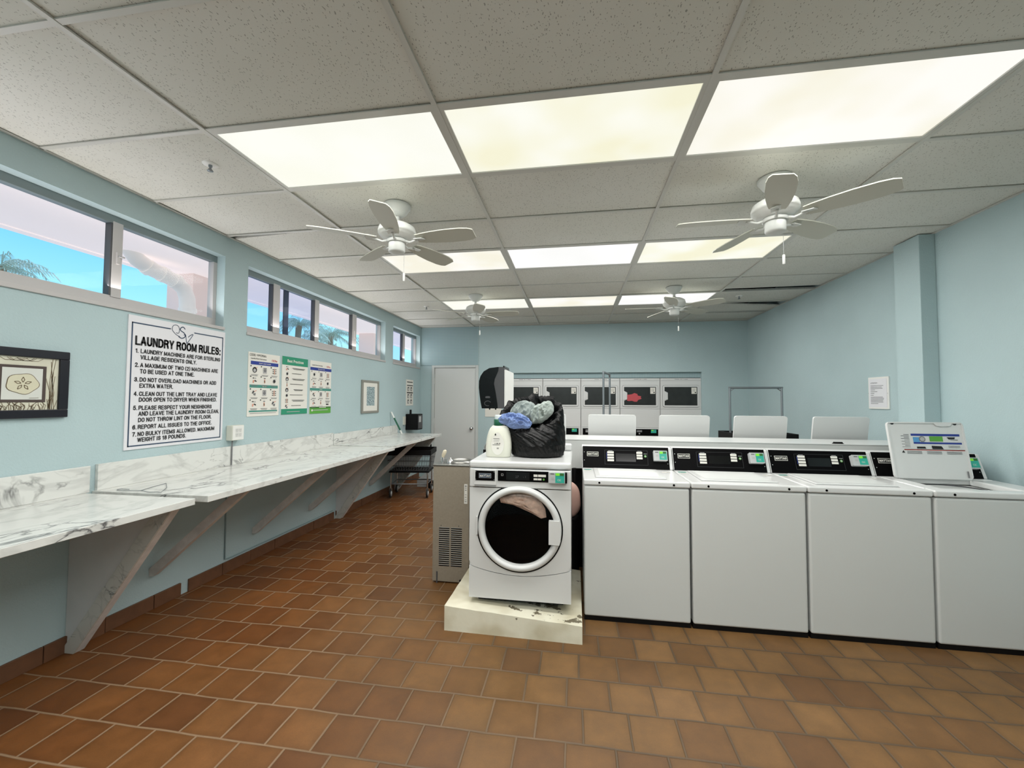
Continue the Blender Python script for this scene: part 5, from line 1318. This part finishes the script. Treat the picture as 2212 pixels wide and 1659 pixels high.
for k, (x, y, an, lb) in enumerate(((-1.235, 2.70, 67.7, 'white five-blade ceiling fan near the window wall, closest row'), (1.215, 2.70, 33.5, 'white five-blade ceiling fan closest to the right wall'), (-1.285, 5.22, 1.4, 'far white ceiling fan toward the door corner'), (1.185, 5.17, 36.8, 'far white ceiling fan in front of the dryers'))):
    c = f0 if k == 0 else copy_tree(f0); c.location = (x, y, ZC+.004); c.rotation_euler = (0, 0, radians(an)); tag(c, lb, 'fan', 'white ceiling fans')
s0 = thing('sprinkler', '', 'sprinkler', (0, 0, 0))
MB().lathe([(.042, .0), (.040, -.006), (.022, -.010), (0, -.010)], (0, 0, 0), 'white_plastic', 24).build('escutcheon', s0)
MB().lathe([(.010, -.008), (.010, -.02), (.006, -.022), (.006, -.03), (.016, -.042), (.016, -.045), (0, -.046)], (0, 0, 0), 'zinc', 16).build('head', s0)
for k, (x, y, lb) in enumerate(((-2.10, 2.06, 'small sprinkler head in the ceiling above the nearest window'), (-2.16, 5.76, 'small sprinkler head in the far left ceiling'), (2.12, 5.72, 'small sprinkler head in the far right ceiling'))):
    c = s0 if k == 0 else copy_tree(s0); c.location = (x, y, ZC+.010); tag(c, lb, 'sprinkler', 'ceiling sprinklers')

# ================================================================== LIGHT, WORLD, CAMERA
wd = bpy.data.worlds.new('World'); bpy.context.scene.world = wd; wd.use_nodes = True; nt = wd.node_tree
bg = nt.nodes['Background']; tc = nt.nodes.new('ShaderNodeTexCoord'); sp = nt.nodes.new('ShaderNodeSeparateXYZ'); nt.links.new(tc.outputs['Generated'], sp.inputs[0])
rp = nt.nodes.new('ShaderNodeValToRGB'); e = rp.color_ramp.elements
e[0].position = 0; e[0].color = lin((205, 246, 255))+(1,); e[1].position = .8; e[1].color = lin((60, 130, 225))+(1,)
x = e.new(.14); x.color = lin((170, 240, 255))+(1,); x = e.new(.30); x.color = lin((108, 198, 252))+(1,)
nt.links.new(sp.outputs['Z'], rp.inputs['Fac']); nt.links.new(rp.outputs['Color'], bg.inputs['Color']); bg.inputs['Strength'].default_value = 1.2
sun = bpy.data.lights.new('sun', 'SUN'); sun.energy = 2.5; sun.angle = .01; sun.color = (1, .95, .88); so = bpy.data.objects.new('sun', sun); COL.objects.link(so); so.rotation_euler = (radians(20), radians(28), 0)
for (a, b), pw in zip(WINS, (7, 8, 3.5)):
    area('window_daylight', (XL-.055, (a+b)/2, 2.16), (0, radians(-142), 0), .08, b-a-.15, pw, (1, .94, .92))  # added area lamps in the reveals, standing in for bounced daylight

M3 = ((0.988345, -0.155696, 0), (0, 0, 0))
f_, yaw, pitch, roll = 890.14, -.15171015, .03806932, .00409896
fwd = Vector((sin(yaw)*cos(pitch), cos(yaw)*cos(pitch), sin(pitch))); right = Vector((cos(yaw), -sin(yaw), 0)); up = right.cross(fwd)
r2 = right*cos(roll)+up*sin(roll); u2 = -right*sin(roll)+up*cos(roll)
cam = bpy.data.cameras.new('camera'); cam.sensor_width = 36; cam.lens = 36*f_/2212; cam.clip_start = .02; cam.clip_end = 300
co = bpy.data.objects.new('camera', cam); COL.objects.link(co)
m = Matrix((r2, u2, -fwd)).transposed().to_4x4(); m.translation = (0, 0, 1.455); co.matrix_world = m
sc = bpy.context.scene; sc.camera = co
sc.view_settings.view_transform = 'Standard'; sc.view_settings.look = 'None'; sc.view_settings.exposure = 0; sc.view_settings.gamma = 1
sc.cycles.max_bounces = 8; sc.cycles.diffuse_bounces = 5; sc.cycles.transparent_max_bounces = 12; sc.cycles.use_denoising = True
sc.cycles.sample_clamp_indirect = 6
for o in bpy.data.objects:
    if '_o' in o: del o['_o']
